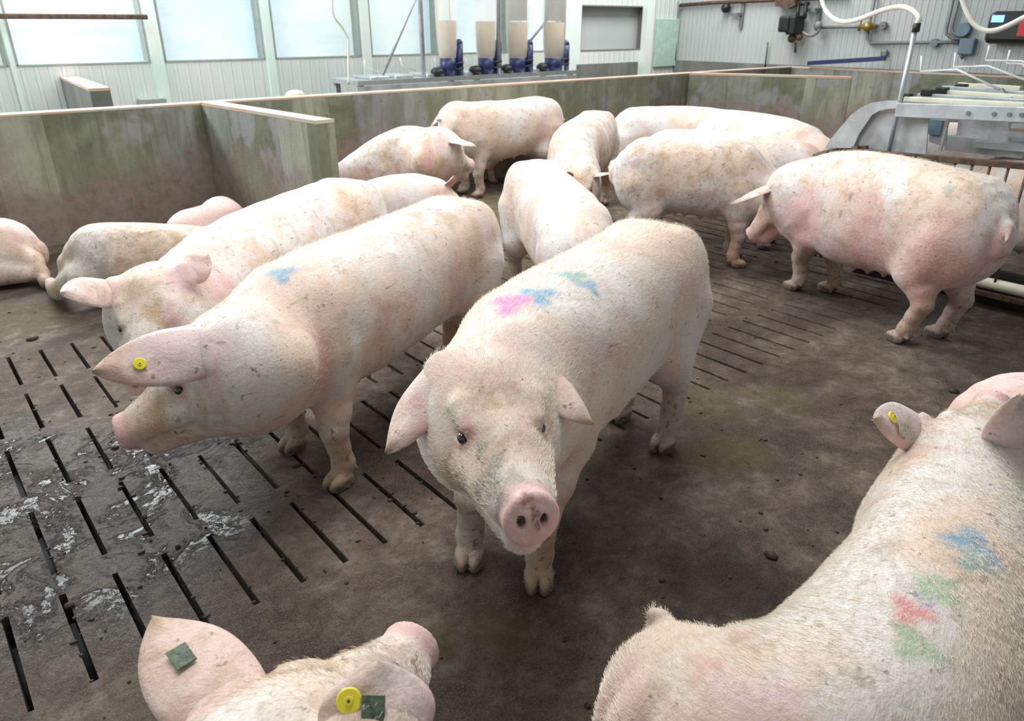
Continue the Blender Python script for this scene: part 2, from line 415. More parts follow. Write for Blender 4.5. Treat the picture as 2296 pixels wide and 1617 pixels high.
bar = MB().beam((wins[0][0] - 0.5, YB - 0.12, zz), (wins[1][1] + 0.02, YB - 0.12, zz), 0.06, 0.05, 0.01).build('roller_bar', M['rust'])
tag(bar, 'brown horizontal bar running in front of the leftmost tall windows', 'bar')
XR = 11.72
m = MB().box((XR, -1.0, 0.0), (XR + 0.2, YB + 0.22, 4.6)); o = m.build('wall_right', M['ribs']); tag(o, kind='structure')
m = MB().box((XR - 0.06, -1.0, 0.0), (XR, YB, 1.0), None, 0.0); o = m.build('trim_12', M['concg']); tag(o, kind='structure')
mm = on_y(1290, 140, YB); m2 = on_y(1425, 140, YB)
m = MB().box((mm.x, YB - 0.06, 0), (m2.x, YB - 0.001, 1.0)); o = m.build('trim_13', M['concg']); tag(o, kind='structure')
p = on_y(1440, 150, YB); m = MB().box((p.x - 0.09, YB - 0.12, 0), (p.x + 0.09, YB - 0.001, 4.6)); o = m.build('trim_14', M['post']); tag(o, kind='structure')
d0 = on_y(1464, 128, YB); d1 = on_y(1512, 128, YB)
m = MB().box((d0.x, YB - 0.05, 0.9), (d1.x, YB - 0.001, on_y(1490, 42, YB).z), None, 0.01); o = m.build('door_1', M['mint']); tag(o, kind='structure')
m = MB().box((-6, -4, 4.6), (13, 11, 4.7)); 
o = m.build('ceiling', M['post']); tag(o, kind='structure')
# side of the building to the left and the service side, out of the picture but closing the room
m = MB().box((-3.4, -4, 0), (-3.2, YB + 0.2, 4.6)); o = m.build('wall_left', M['white']); tag(o, kind='structure')
# ------------------------------------------------------------------ sows: one continuous skin each, meshed from a smooth distance field
def V3(*a): return np.array(a, float)
def nrm(v): return v / (np.linalg.norm(v) + 1e-12)
def smin(a, b, k):
    h = np.clip(0.5 + 0.5 * (b - a) / k, 0, 1)
    return b + (a - b) * h - k * h * (1 - h)
def smax(a, b, k): return -smin(-a, -b, k)
def s_cone(P, a, b, ra, rb):
    ab = b - a; t = np.clip(((P - a) @ ab) / (ab @ ab + 1e-9), 0, 1)
    return np.linalg.norm(P - a - t[:, None] * ab, axis=1) - (ra + (rb - ra) * t)
def s_ell(P, c, R, r):
    q = (P - c) @ R.T; r = np.asarray(r, float)
    k0 = np.linalg.norm(q / r, axis=1); k1 = np.linalg.norm(q / (r * r), axis=1) + 1e-9
    return k0 * (k0 - 1.0) / k1
def s_disc(P, c, ax, r, hh, rd):
    d = P - c; x = d @ ax; rr = np.sqrt(np.maximum((d * d).sum(1) - x * x, 0))
    qx = rr - (r - rd); qy = np.abs(x) - (hh - rd)
    return np.minimum(np.maximum(qx, qy), 0) + np.sqrt(np.maximum(qx, 0) ** 2 + np.maximum(qy, 0) ** 2) - rd
class Group:
    """a set of shapes with a bounding ball; far from it the ball's distance is enough"""
    def __init__(s, f, c, r): s.f, s.c, s.r = f, np.asarray(c, float), r
    def __call__(s, P):
        d = np.linalg.norm(P - s.c, axis=1) - s.r
        near = d < 0.10; out = np.maximum(d, 0.08) + 0.0
        if near.any(): out[near] = s.f(P[near])
        return out
def surface_nets(f, lo, hi, h):
    lo = np.asarray(lo, float); n4 = np.ceil((np.asarray(hi) - lo) / (4 * h)).astype(int) + 1
    H = 4 * h
    gi = np.stack(np.meshgrid(*[np.arange(n) for n in n4], indexing='ij'), -1)
    def ev(P):
        out = np.empty(len(P))
        for a in range(0, len(P), 60000): out[a:a + 60000] = f(P[a:a + 60000])
        return out
    cd = ev(lo + gi.reshape(-1, 3) * H).reshape(n4)
    nf = (n4 - 1) * 4 + 1
    # upsample the sign roughly, then refine near the surface
    D = np.repeat(np.repeat(np.repeat(cd, 4, 0), 4, 1), 4, 2)[:nf[0], :nf[1], :nf[2]].astype(np.float32)
    c8 = [cd[i:n4[0] - 1 + i, j:n4[1] - 1 + j, k:n4[2] - 1 + k] for i in (0, 1) for j in (0, 1) for k in (0, 1)]
    act = np.min(np.abs(np.stack(c8)), axis=0) < H * 1.15
    mask = np.zeros(nf, bool)
    idx = np.argwhere(act) * 4
    for a in range(5):
        for b in range(5):
            for c in range(5): mask[idx[:, 0] + a, idx[:, 1] + b, idx[:, 2] + c] = True
    pi = np.argwhere(mask)
    D[mask] = ev(lo + pi * h)
    S = D < 0
    cnt = np.zeros([x - 1 for x in nf], np.uint8)
    for i in (0, 1):
        for j in (0, 1):
            for k in (0, 1): cnt += S[i:nf[0] - 1 + i, j:nf[1] - 1 + j, k:nf[2] - 1 + k]
    cells = np.argwhere((cnt > 0) & (cnt < 8))
    ids = -np.ones(cnt.shape, np.int32); ids[tuple(cells.T)] = np.arange(len(cells))
    corner = [(i, j, k) for i in (0, 1) for j in (0, 1) for k in (0, 1)]
    dv = {c: D[cells[:, 0] + c[0], cells[:, 1] + c[1], cells[:, 2] + c[2]] for c in corner}
    acc = np.zeros((len(cells), 3)); num = np.zeros(len(cells))
    for c in corner:
        for ax in range(3):
            if c[ax]: continue
            e = list(c); e[ax] = 1; e = tuple(e)
            a, b = dv[c], dv[e]; cr = (a < 0) != (b < 0)
            t = np.where(cr, a / np.where(cr, a - b, 1), 0)
            p = np.array(c, float) + np.zeros((len(cells), 3)); p[:, ax] += t
            acc[cr] += p[cr]; num[cr] += 1
    verts = lo + (cells + acc / num[:, None]) * h
    quads = []
    for ax in range(3):
        a1, a2 = (ax + 1) % 3, (ax + 2) % 3
        sh = [slice(None)] * 3; s0 = list(sh); s1 = list(sh); s0[ax] = slice(0, -1); s1[ax] = slice(1, None)
        A, B = S[tuple(s0)], S[tuple(s1)]
        e = np.argwhere(A != B)
        ok = (e[:, a1] > 0) & (e[:, a2] > 0) & (e[:, a1] < nf[a1] - 1) & (e[:, a2] < nf[a2] - 1); e = e[ok]
        ins = A[tuple(e.T)]
        def cell(d1, d2):
            q = e.copy(); q[:, a1] -= d1; q[:, a2] -= d2; return ids[tuple(q.T)]
        q = np.stack([cell(1, 1), cell(0, 1), cell(0, 0), cell(1, 0)], 1)
        q[~ins] = q[~ins][:, ::-1]
        quads.append(q)
    quads = np.concatenate(quads); quads = quads[(quads >= 0).all(1)]
    return verts, quads
def laplace(v, q, it, lam=0.5):
    e = np.concatenate([q[:, [0, 1]], q[:, [1, 2]], q[:, [2, 3]], q[:, [3, 0]]])
    n = len(v)
    cnt = np.bincount(e[:, 0], minlength=n) + np.bincount(e[:, 1], minlength=n)
    for k in range(it):
        s = np.stack([np.bincount(e[:, 0], weights=v[e[:, 1], i], minlength=n) + np.bincount(e[:, 1], weights=v[e[:, 0], i], minlength=n) for i in range(3)], 1)
        l = lam if k % 2 == 0 else -lam * 1.04
        v = v + l * (s / np.maximum(cnt, 1)[:, None] - v)
    return v

#            s     half-w  height  top drop
PROF = np.array([
    (0.00, 0.075, 0.22, 0.155), (0.035, 0.135, 0.36, 0.085), (0.08, 0.175, 0.45, 0.038), (0.14, 0.205, 0.50, 0.010),
    (0.24, 0.222, 0.53, 0.000), (0.40, 0.222, 0.535, 0.000), (0.58, 0.232, 0.555, 0.000), (0.76, 0.240, 0.57, 0.000),
    (0.92, 0.232, 0.555, 0.000), (1.05, 0.215, 0.52, 0.000), (1.18, 0.200, 0.50, 0.002), (1.28, 0.185, 0.46, 0.006), (1.36, 0.160, 0.40, 0.015)])
S_CTRL = [0.0, 0.20, 0.62, 1.05, 1.36]
def crn(xs, ys, x):
    """smooth curve through the control values"""
    xs = np.asarray(xs, float); ys = np.asarray(ys, float); m = np.zeros_like(ys)
    m[1:-1] = (ys[2:] - ys[:-2]) / (xs[2:] - xs[:-2])[:, None]; m[0] = (ys[1] - ys[0]) / (xs[1] - xs[0]); m[-1] = (ys[-1] - ys[-2]) / (xs[-1] - xs[-2])
    i = np.clip(np.searchsorted(xs, x) - 1, 0, len(xs) - 2); h = (xs[i + 1] - xs[i]); t = ((x - xs[i]) / h)[:, None]; h = h[:, None]
    return (2 * t**3 - 3 * t**2 + 1) * ys[i] + (t**3 - 2 * t**2 + t) * h * m[i] + (-2 * t**3 + 3 * t**2) * ys[i + 1] + (t**3 - t**2) * h * m[i + 1]

def ear_mesh(b, t, n, w, cup, droop, th=0.007, nu=18, nv=13, fold=0.0):
    """a cupped leaf from root b to tip t; n points out of its hairy outer face. returns verts, quads, u, inner-flag"""
    a = t - b; L = np.linalg.norm(a); a = a / L; n = nrm(n - a * (n @ a)); c = np.cross(n, a)
    vv, uu, inn = [], [], []
    for side in (0, 1):
        for i in range(nu):
            u = i / (nu - 1); 
            wid = w * (0.80 + 0.80 * u - 0.30 * u * u) * (1 - u ** 1.8) ** 0.80 if u < 1 else 0.0
            if u == 1: wid = w * 0.03
            for j in range(nv):
                v = j / (nv - 1) * 2 - 1
                cu = cup * (1.25 - 0.75 * u)
                ang = v * cu
                off = c * (math.sin(ang) / max(cu, 1e-3) * wid) - n * ((1 - math.cos(ang)) / max(cu, 1e-3) * wid)
                edge = 1 - 0.75 * abs(v) ** 4
                wob = 0.004 * math.sin(9 * u + 3 * v) * u
                p = b + a * (L * u) + off - n * (droop * u * u + fold * max(0, u - 0.7) ** 2 * 6) + n * ((0.5 if side == 0 else -0.5) * th * edge * (1 - 0.35 * u) + wob)
                vv.append(p); uu.append(u); inn.append(side)
    q = []
    N = nu * nv
    for i in range(nu - 1):
        for j in range(nv - 1):
            a0 = i * nv + j
            q.append((a0, a0 + 1, a0 + nv + 1, a0 + nv)); q.append((N + a0, N + a0 + nv, N + a0 + nv + 1, N + a0 + 1))
    for i in range(nu - 1):
        for j in (0, nv - 1):
            a0 = i * nv + j; f = (a0, a0 + nv, N + a0 + nv, N + a0)
            q.append(f if j == 0 else f[::-1])
    for j in range(nv - 1):
        a0 = (nu - 1) * nv + j; q.append((a0, a0 + 1, N + a0 + 1, N + a0))
    return np.array(vv), np.array(q), np.array(uu), np.array(inn), (b, a, n, c, L)

def m_skin():
    t = NT('sow_skin')
    oi = t.new('ShaderNodeObjectInfo')
    tc = t.new('ShaderNodeTexCoord'); ad = t.new('ShaderNodeVectorMath', operation='ADD'); t.l(tc.outputs['Object'], ad.inputs[0])
    rv = t.new('ShaderNodeVectorMath', operation='SCALE'); rv.inputs[0].default_value = (37, 91, 53); t.l(oi.outputs['Random'], rv.inputs['Scale']); t.l(rv.outputs[0], ad.inputs[1])
    v = ad.outputs[0]
    at = t.new('ShaderNodeAttribute'); at.attribute_name = 'mask'; sm = t.new('ShaderNodeSeparateColor'); t.l(at.outputs['Color'], sm.inputs[0])
    dirt, pink, hoof = sm.outputs[0], sm.outputs[1], sm.outputs[2]
    n1 = t.noise(v, 3.0, 4, 0.55, 0.5); n2 = t.noise(v, 4.3, 5, 0.6, 0.8); n3 = t.noise(v, 13, 7, 0.72, 0.4); n4 = t.noise(v, 130, 4, 0.7); n5 = t.noise(v, 34, 6, 0.7)
    c = t.mix(t.ramp(n1, [(0.44, 0.0), (0.57, 1.0)]), srgb(226, 219, 216), srgb(224, 202, 186))
    pk = t.math('ADD', t.ramp(n2, [(0.53, 0.0), (0.66, 0.55)]), t.math('MULTIPLY', pink, t.ramp(n3, [(0.3, 0.75), (0.7, 1.0)])), True)
    c = t.mix(pk, c, t.mix(t.ramp(n5, [(0.3, 0.0), (0.7, 1.0)]), srgb(206, 158, 154), srgb(224, 186, 184)))
    # dung: smears (noise field thresholded by the local dirt level) and flecks
    lvl = t.math('ADD', t.math('MULTIPLY', dirt, 0.42), t.math('MULTIPLY', n3, 1.0))
    sme = t.ramp(lvl, [(0.60, 0.0), (0.82, 1.0)])
    dc = t.mix(t.ramp(n1, [(0.42, 0.0), (0.58, 1.0)]), srgb(160, 148, 134), srgb(166, 138, 104))
    c = t.mix(t.math('MULTIPLY', sme, 0.72), c, dc)
    olive = t.ramp(t.noise(v, 5.1, 6, 0.66, 1.0), [(0.62, 0.0), (0.70, 1.0)])
    c = t.mix(t.math('MULTIPLY', t.math('MULTIPLY', olive, t.ramp(n5, [(0.42, 0.0), (0.6, 1.0)])), 0.6), c, srgb(150, 136, 96))
    fl = t.ramp(t.math('ADD', n5, t.math('MULTIPLY', dirt, 0.07)), [(0.635, 0.0), (0.68, 1.0)])
    c = t.mix(t.math('MULTIPLY', fl, 0.70), c, srgb(112, 90, 78))
    # scratches: stretched noise
    mp = t.new('ShaderNodeMapping'); t.l(v, mp.inputs[0]); mp.inputs['Scale'].default_value = (10, 14, 70); mp.inputs['Rotation'].default_value = (0.3, 0.6, 0.8)
    sc = t.ramp(t.noise(mp.outputs[0], 1.0, 3, 0.6), [(0.67, 0.0), (0.71, 1.0)])
    c = t.mix(t.math('MULTIPLY', sc, 0.5), c, srgb(132, 92, 84))
    c = t.mix(t.math('MULTIPLY', t.ramp(n4, [(0.45, 0.0), (0.72, 1.0)]), 0.22), c, srgb(150, 130, 116))
    # paint spots
    pa = t.new('ShaderNodeAttribute'); pa.attribute_name = 'paint'
    mh = t.new('ShaderNodeMapping'); t.l(v, mh.inputs[0]); mh.inputs['Scale'].default_value = (40, 200, 200)
    hn = t.noise(mh.outputs[0], 1.0, 3, 0.7)
    pf = t.math('MULTIPLY', pa.outputs['Alpha'], t.ramp(hn, [(0.35, 0.45), (0.6, 1.0)]))
    c = t.mix(pf, c, pa.outputs['Color'])
    hc = t.mix(t.ramp(n5, [(0.4, 0.0), (0.6, 1.0)]), srgb(70, 58, 50), srgb(120, 102, 88))
    c = t.mix(hoof, c, hc)
    h = t.math('ADD', t.math('MULTIPLY', hn, 0.22), t.math('ADD', t.math('MULTIPLY', n4, 0.6), t.math('MULTIPLY', n5, 0.9)))
    nb = t.bump(h, 0.42, 0.006)
    nb = t.bump(n3, 0.35, 0.02, nb)
    t.set(Base_Color=c, Roughness=0.62, Normal=nb)
    t.b.inputs['Specular IOR Level'].default_value = 0.3
    t.b.inputs['Subsurface Weight'].default_value = 0.12
    t.b.inputs['Subsurface Radius'].default_value = (0.9, 0.35, 0.2); t.b.inputs['Subsurface Scale'].default_value = 0.012
    t.b.inputs['Sheen Weight'].default_value = 0.18; t.b.inputs['Sheen Roughness'].default_value = 0.5
    return t.m
M['skin'] = m_skin()
def m_simple(name, col, rough, coat=0.0):
    t = NT(name); t.set(Base_Color=col, Roughness=rough); t.b.inputs['Coat Weight'].default_value = coat; return t.m
M['eye'] = m_simple('dark_wet_eye', srgb(22, 17, 15), 0.08, 1.0)
M['tagy'] = m_simple('yellow_tag_plastic', srgb(232, 216, 60), 0.4)
M['hair'] = m_simple('pale_bristle', srgb(232, 220, 200), 0.5)
M['tagg'] = plain('dirty_green_tag', srgb(84, 100, 78), 0.55, 0, 0.3, 120, 0.4)
M['tagw'] = plain('dirty_cream_tag', srgb(190, 182, 160), 0.5, 0, 0.25, 140, 0.4)
M['tagc'] = m_simple('tag_centre_hole', srgb(70, 62, 22), 0.6)

SOWN = 0
def to_px(p):
    d = p[0] * FD.x + p[1] * FD.y; r = p[0] * FD.y - p[1] * FD.x; h = p[2] - CAMH
    w = d * math.cos(PITCH) - h * math.sin(PITCH); v = d * math.sin(PITCH) + h * math.cos(PITCH)
    return (round(CX + F_PX * r / w), round(CY - F_PX * v / w))
def sow(label, hip, mid, shoulder, poll, snout, feet=None, ears=None, s=1.0, hs=None, vox=0.012, lie=False, roll=None, rear=None,
        wmul=1.0, paint=(), dirt=0.25, pinkness=0.0, head_roll=0.0, front_toe=None, tail=True, tags=(), hair=0, legs=True, group=None, seed=0, extra=None, tail_dir=None, tail_k=(1, 1), hair_len=0.018, hmul=1.0):
    """hip, mid, shoulder, poll: points on the top line; snout: centre of the nose disc; feet: HL HR FL FR on the floor (left = the sow's own)"""
    global SOWN
    SOWN += 1
    if os.environ.get('ONLY') and str(SOWN) not in os.environ['ONLY'].split(','): return None
    hip, mid, shoulder, poll, snout = [np.asarray(p, float) for p in (hip, mid, shoulder, poll, snout)]
    hs = hs or s
    yaw = math.atan2(shoulder[1] - hip[1], shoulder[0] - hip[0])
    org = np.array([hip[0], hip[1], 0.0])
    cy, sy = math.cos(yaw), math.sin(yaw)
    Rw = np.array([[cy, sy, 0], [-sy, cy, 0], [0, 0, 1]])       # world -> local
    loc = lambda p: Rw @ (np.asarray(p, float) - org)
    hip, mid, shoulder, poll, snout = [loc(p) for p in (hip, mid, shoulder, poll, snout)]
    d0 = nrm(hip - mid) if rear is None else None
    rr = hip + d0 * 0.20 * s if rear is None else loc(rear)
    if rear is None: rr[2] = hip[2] - 0.01
    ctrl = np.array([rr, hip, mid, shoulder, poll])
    seg = [np.linalg.norm(ctrl[i + 1] - ctrl[i]) for i in range(4)]
    if os.environ.get('PIGDBG'): print('SOW', label[:40], 'lengths', [round(x, 2) for x in seg], 'nominal', [round((S_CTRL[i + 1] - S_CTRL[i]) * s, 2) for i in range(4)], 'head', round(float(np.linalg.norm(snout - poll)), 2))
    NS = 34
    ss = np.linspace(0, 1.36, NS)
    top = crn(S_CTRL, ctrl, ss)
    hw = np.interp(ss, PROF[:, 0], PROF[:, 1]) * s * wmul; hh = np.interp(ss, PROF[:, 0], PROF[:, 2]) * s * hmul; dr = np.interp(ss, PROF[:, 0], PROF[:, 3]) * s
    for a in (hw, hh, dr):
        a[1:-1] = 0.25 * a[:-2] + 0.5 * a[1:-1] + 0.25 * a[2:]
    T = np.gradient(top, axis=0); T = T / np.linalg.norm(T, axis=1)[:, None]
    UPW = np.array([0, 0, 1.0])
    rl = np.interp(ss, [0, 0.2, 0.62, 1.05, 1.36], roll if roll is not None else [0] * 5)
    Lf = np.cross(UPW, T)
    for i in range(1, NS):
        if Lf[i] @ Lf[i - 1] < 0: Lf[i] = Lf[i - 1]
    for _ in range(6):
        Lf[1:-1] = 0.25 * Lf[:-2] + 0.5 * Lf[1:-1] + 0.25 * Lf[2:]; Lf /= np.linalg.norm(Lf, axis=1)[:, None]
    Lf = Lf - T * (T * Lf).sum(1)[:, None]; Lf /= np.linalg.norm(Lf, axis=1)[:, None]
    Up = np.cross(T, Lf)
    for i in range(NS):
        if rl[i]:
            c_, s_ = math.cos(rl[i]), math.sin(rl[i]); l_, u_ = Lf[i].copy(), Up[i].copy()
            Lf[i] = l_ * c_ + u_ * s_; Up[i] = u_ * c_ - l_ * s_
    topd = top - Up * dr[:, None]
    if lie:
        newh = np.minimum(hh, (topd[:, 2] - 0.0) / np.maximum(Up[:, 2], 0.5) + 0.02)
        if roll is None:
            hw = hw * np.clip(np.sqrt(hh / np.maximum(newh, 0.05)), 1, 1.28); hh = newh
    cen = topd - Up * (hh / 2)[:, None]
    R_ = np.stack([T, Lf, Up], 1)
    # ---- head frame
    dln = nrm(snout - poll); hy = nrm(np.cross(UPW, dln)); hz = np.cross(dln, hy)
    ca, sa = math.cos(0.235), math.sin(0.235); hx, hz = dln * ca + hz * sa, hz * ca - dln * sa
    if head_roll:
        c_, s_ = math.cos(head_roll), math.sin(head_roll); hy, hz = hy * c_ + hz * s_, hz * c_ - hy * s_
    horg = snout - hx * 0.445 * hs + hz * 0.107 * hs           # top-back of the skull; the nose disc sits below this line
    # keep the back of the skull joined to the neck
    def HP(x, y, z): return horg + (hx * x + hy * y + hz * z) * hs
    HR = np.stack([hx, hy, hz])
    k = hs
    discax = nrm(hx * 0.96 + hz * 0.28)
    disc_c = HP(0.437, 0, -0.112)
    ears = ears or {}
    ear_data = []
    for sgn, key in ((1, 'L'), (-1, 'R')):
        e = ears.get(key, {})
        if e is None: continue
        bo = e.get('boff', (0, 0, 0)); b = HP(0.050 + bo[0], sgn * (0.104 + bo[1]), -0.030 + bo[2])
        if 'px' in e:
            el = e.get('len', 0.25) * hs; cl = loc((0, 0, CAMH)); rd = nrm(Rw @ np.array(ray(*e['px'])))
            tc_ = (b - cl) @ rd; perp = np.linalg.norm(cl + rd * tc_ - b); sg_ = e.get('d', -1 if perp < 0.75 * el else 0)
            tip = cl + rd * (tc_ + sg_ * math.sqrt(max(0.0, el * el - perp * perp)))
            if os.environ.get('PIGDBG'): print('   ear', key, round(float(perp), 3), round(float(el), 3), 'base px', to_px(b @ Rw + org))
            dl_ = tip - b; tip = b + dl_ * min(1.0, 1.18 * el / np.linalg.norm(dl_))
        else:
            dv = e.get('dir', (0.75, 0.55, -0.15)); tip = b + (hx * dv[0] + hy * sgn * dv[1] + hz * dv[2]) / np.linalg.norm(dv) * e.get('len', 0.235) * hs
        n = e.get('n', None)
        n = nrm(Rw @ np.asarray(n, float)) if n is not None else nrm(hz * 0.8 + hy * sgn * 0.25 - hx * 0.45)
        ear_data.append((b, tip, n, e.get('w', 0.075) * hs, e.get('cup', 0.62), e.get('droop', 0.02) * hs, e.get('fold', 0.0)))
    def f_head0(P):
        d = s_ell(P, HP(0.06, 0, -0.100), HR, np.array([0.135, 0.122, 0.108]) * k)
        d = smin(d, s_cone(P, HP(0.07, 0, -0.085), HP(0.24, 0, -0.095), 0.090 * k, 0.062 * k), 0.03 * k)          # forehead to bridge
        d = smin(d, s_cone(P, HP(0.10, 0, -0.13), HP(0.405, 0, -0.120), 0.116 * k, 0.056 * k), 0.03 * k)          # muzzle
        d = smin(d, s_cone(P, HP(0.08, 0, -0.225), HP(0.392, 0, -0.190), 0.100 * k, 0.043 * k), 0.03 * k)          # lower jaw
        for sg in (1, -1):
            d = smin(d, s_ell(P, HP(0.09, sg * 0.086, -0.165), HR, np.array([0.135, 0.068, 0.098]) * k), 0.035 * k)   # cheek
            d = smin(d, s_cone(P, HP(0.15, sg * 0.075, -0.035), HP(0.205, sg * 0.075, -0.052), 0.022 * k, 0.016 * k), 0.025 * k)   # brow
            d = smin(d, s_cone(P, HP(0.23, sg * 0.066, -0.140), HP(0.37, sg * 0.036, -0.130), 0.042 * k, 0.032 * k), 0.02 * k)
        d = smin(d, s_ell(P, HP(0.02, 0, -0.215), HR, np.array([0.16, 0.125, 0.120]) * k), 0.06 * k)             # jowl
        d = smin(d, s_cone(P, HP(0.04, 0, -0.135), cen[-3], 0.135 * k, hw[-3] * 1.0), 0.06 * k)                     # nape to neck
        for b, tip, n, w, *_ in ear_data:
            ax = nrm(tip - b)
            cc_ = np.cross(n, ax); cc_ = nrm(cc_); d = smin(d, s_ell(P, b + ax * 0.004 * k - n * 0.012 * k, np.stack([ax, cc_, np.cross(ax, cc_)]), np.array([0.042 * k, w * 0.66, 0.018 * k])), 0.022 * k)         # ear root
        d = smin(d, s_disc(P, disc_c - discax * 0.004 * k, discax, 0.056 * k, 0.016 * k, 0.011 * k), 0.007 * k)
        return d
    eyes = []
    for sgn in (1, -1):
        o_ = HP(0.205, sgn * 0.050, -0.110); dd_ = nrm(hy * sgn * 0.70 + hz * 0.62); ts = np.linspace(0.0, 0.14, 71) * k
        fv = f_head0(o_ + ts[:, None] * dd_); ix = np.argmax(fv > 0) if (fv > 0).any() else 30
        eyes.append(o_ + dd_ * (ts[ix] - 0.0035 * k))
    def f_head(P):
        d = f_head0(P)
        for sg in (1, -1):
            d = smax(d, -s_ell(P, disc_c + discax * 0.012 * k + hy * sg * 0.021 * k + hz * 0.002 * k, HR, np.array([0.030, 0.0095, 0.0135]) * k), 0.005 * k)
            e = eyes[0] if sg > 0 else eyes[1]; on = nrm(hy * sg * 0.70 + hz * 0.62); al = nrm(np.cross(on, hx)) * sg; up2 = nrm(np.cross(hx, on)) * sg
            up2 = up2 if up2 @ hz > 0 else -up2
            d = smax(d, -s_ell(P, e + on * 0.010 * k, np.stack([hx, up2, on]), np.array([0.021, 0.0125, 0.016]) * k), 0.008 * k)
            d = smin(d, s_cone(P, e + (hx * -0.018 + up2 * 0.012 + on * .002) * k, e + (hx * 0.012 + up2 * 0.016 + on * .003) * k, 0.0065 * k, 0.0055 * k), 0.007 * k)
            d = smin(d, s_cone(P, e + (hx * -0.014 - up2 * 0.014) * k, e + (hx * 0.014 - up2 * 0.012) * k, 0.006 * k, 0.005 * k), 0.007 * k)
            d = smax(d, -s_cone(P, HP(0.20, sg * 0.084, -0.192), HP(0.375, sg * 0.054, -0.160), 0.0045 * k, 0.006 * k), 0.010 * k)   # mouth line
        return d
    gh = Group(f_head, HP(0.18, 0, -0.13), max(0.40 * k, np.linalg.norm(cen[-3] - HP(0.18, 0, -0.13)) + hw[-3] * 1.05))
    # ---- torso
    r3 = np.stack([np.full(NS, 0.09 * s), hw, hh / 2], 1)
    def f_torso(P):
        out = np.full(len(P), 9.0)
        for i in range(NS - 1):
            a, b = cen[i], cen[i + 1]; ab = b - a
            t = ((P - a) @ ab) / (ab @ ab); tc = np.clip(t, 0, 1)
            c = a + tc[:, None] * ab
            Lm = Lf[i] + (Lf[i + 1] - Lf[i]) * tc[:, None]; Um = Up[i] + (Up[i + 1] - Up[i]) * tc[:, None]
            d_ = P - c
            l = (d_ * Lm).sum(1); u = (d_ * Um).sum(1)
            ov = np.sqrt(np.maximum((d_ * d_).sum(1) - l * l - u * u, 0))
            w = hw[i] + (hw[i + 1] - hw[i]) * tc; h = (hh[i] + (hh[i + 1] - hh[i]) * tc) / 2
            # fuller flanks and back than a plain ellipse
            ql, qu = np.abs(l) / w, np.abs(u) / h
            ra = 0.10 * s
            k0 = (ql ** 2.35 + qu ** 2.35 + (np.abs(ov) / ra) ** 2.35) ** (1 / 2.35)
            k1 = np.sqrt((l / w ** 2) ** 2 + (u / h ** 2) ** 2 + (ov / ra ** 2) ** 2) + 1e-6
            dd = np.where(k0 > 0.35, k0 * (k0 - 1) / k1, -0.1)
            out = smin(out, dd, 0.012)
        return out
    tc_ = cen[NS // 2]; tr = max(np.linalg.norm(cen[0] - tc_), np.linalg.norm(cen[-1] - tc_)) + 0.30 * s
    gt = Group(f_torso, tc_, tr)
    # ---- legs
    ih, if_ = int(round(0.18 / 1.36 * (NS - 1))), int(round(1.04 / 1.36 * (NS - 1)))
    legs_l = []; toes = []
    feet_l = None if feet is None else [None if p is None else loc(p) for p in feet]
    fwdh, latH = T[ih] * [1, 1, 0], Lf[ih] * [1, 1, 0]
    fwdf, latF = T[if_] * [1, 1, 0], Lf[if_] * [1, 1, 0]
    fwdh, fwdf, latH, latF = nrm(fwdh), nrm(fwdf), nrm(latH), nrm(latF)
    if legs:
        for n_, (sg, hind) in enumerate(((1, 1), (-1, 1), (1, 0), (-1, 0))):
            base = topd[ih] if hind else topd[if_]; fw = fwdh if hind else fwdf; lt = latH if hind else latF
            if feet_l is not None and feet_l[n_] is None: continue
            F = feet_l[n_] if feet_l is not None else np.array([base[0], base[1], 0]) + lt * sg * 0.125 * s + fw * (-0.02 if hind else 0.0) * s
            td = fw if (hind or front_toe is None) else nrm(Rw @ np.asarray(front_toe, float))
            bz = base[2]
            if hind:
                hp = np.array([base[0], base[1], bz - 0.30 * s]) + lt * sg * 0.115 * s
                st = np.array([base[0], base[1], bz - 0.50 * s]) + lt * sg * 0.135 * s + fw * 0.075 * s
                st = st * 0.8 + np.array([F[0], F[1], bz - 0.50 * s]) * 0.2 + fw * 0.02 * s
                hk = F * 0.85 + np.array([hp[0], hp[1], 0]) * 0.15 - fw * 0.055 * s; hk[2] = 0.245 * s
                ft = F - td * 0.012 * s; ft[2] = 0.095 * s
                ch = [(hp, 0.135), (st, 0.102), (st * 0.45 + hk * 0.55 - fw * 0.01, 0.068), (hk, 0.050), (hk * 0.5 + ft * 0.5 + fw * 0.004, 0.041), (ft, 0.042)]
                eE = (hp + np.array([0, 0, 0.02]), np.stack([fw, lt, UPW]), np.array([0.185, 0.095, 0.26]) * s)
            else:
                hp = np.array([base[0], base[1], bz - 0.32 * s]) + lt * sg * 0.115 * s
                st = np.array([base[0], base[1], bz - 0.48 * s]) + lt * sg * 0.12 * s - fw * 0.02 * s
                kn = F * 0.8 + np.array([hp[0], hp[1], 0]) * 0.2 + fw * 0.012 * s; kn[2] = 0.235 * s
                ft = F - td * 0.012 * s; ft[2] = 0.09 * s
                ch = [(hp, 0.110), (st, 0.082), (kn * 0.55 + st * 0.45, 0.066), (kn, 0.053), (kn * 0.5 + ft * 0.5, 0.042), (ft, 0.043)]
                eE = (hp + np.array([0, 0, 0.03]), np.stack([fw, lt, UPW]), np.array([0.135, 0.085, 0.235]) * s)
            pt = F + td * 0.012 * s; pt[2] = 0.045 * s
            ch.append((pt, 0.037))
            lat = np.cross(UPW, td)
            toe = [(F + td * 0.034 * s + lat * q * 0.0245 * s + np.array([0, 0, 0.026 * s]), np.stack([td, lat + td * q * 0.12, UPW])) for q in (1, -1)]
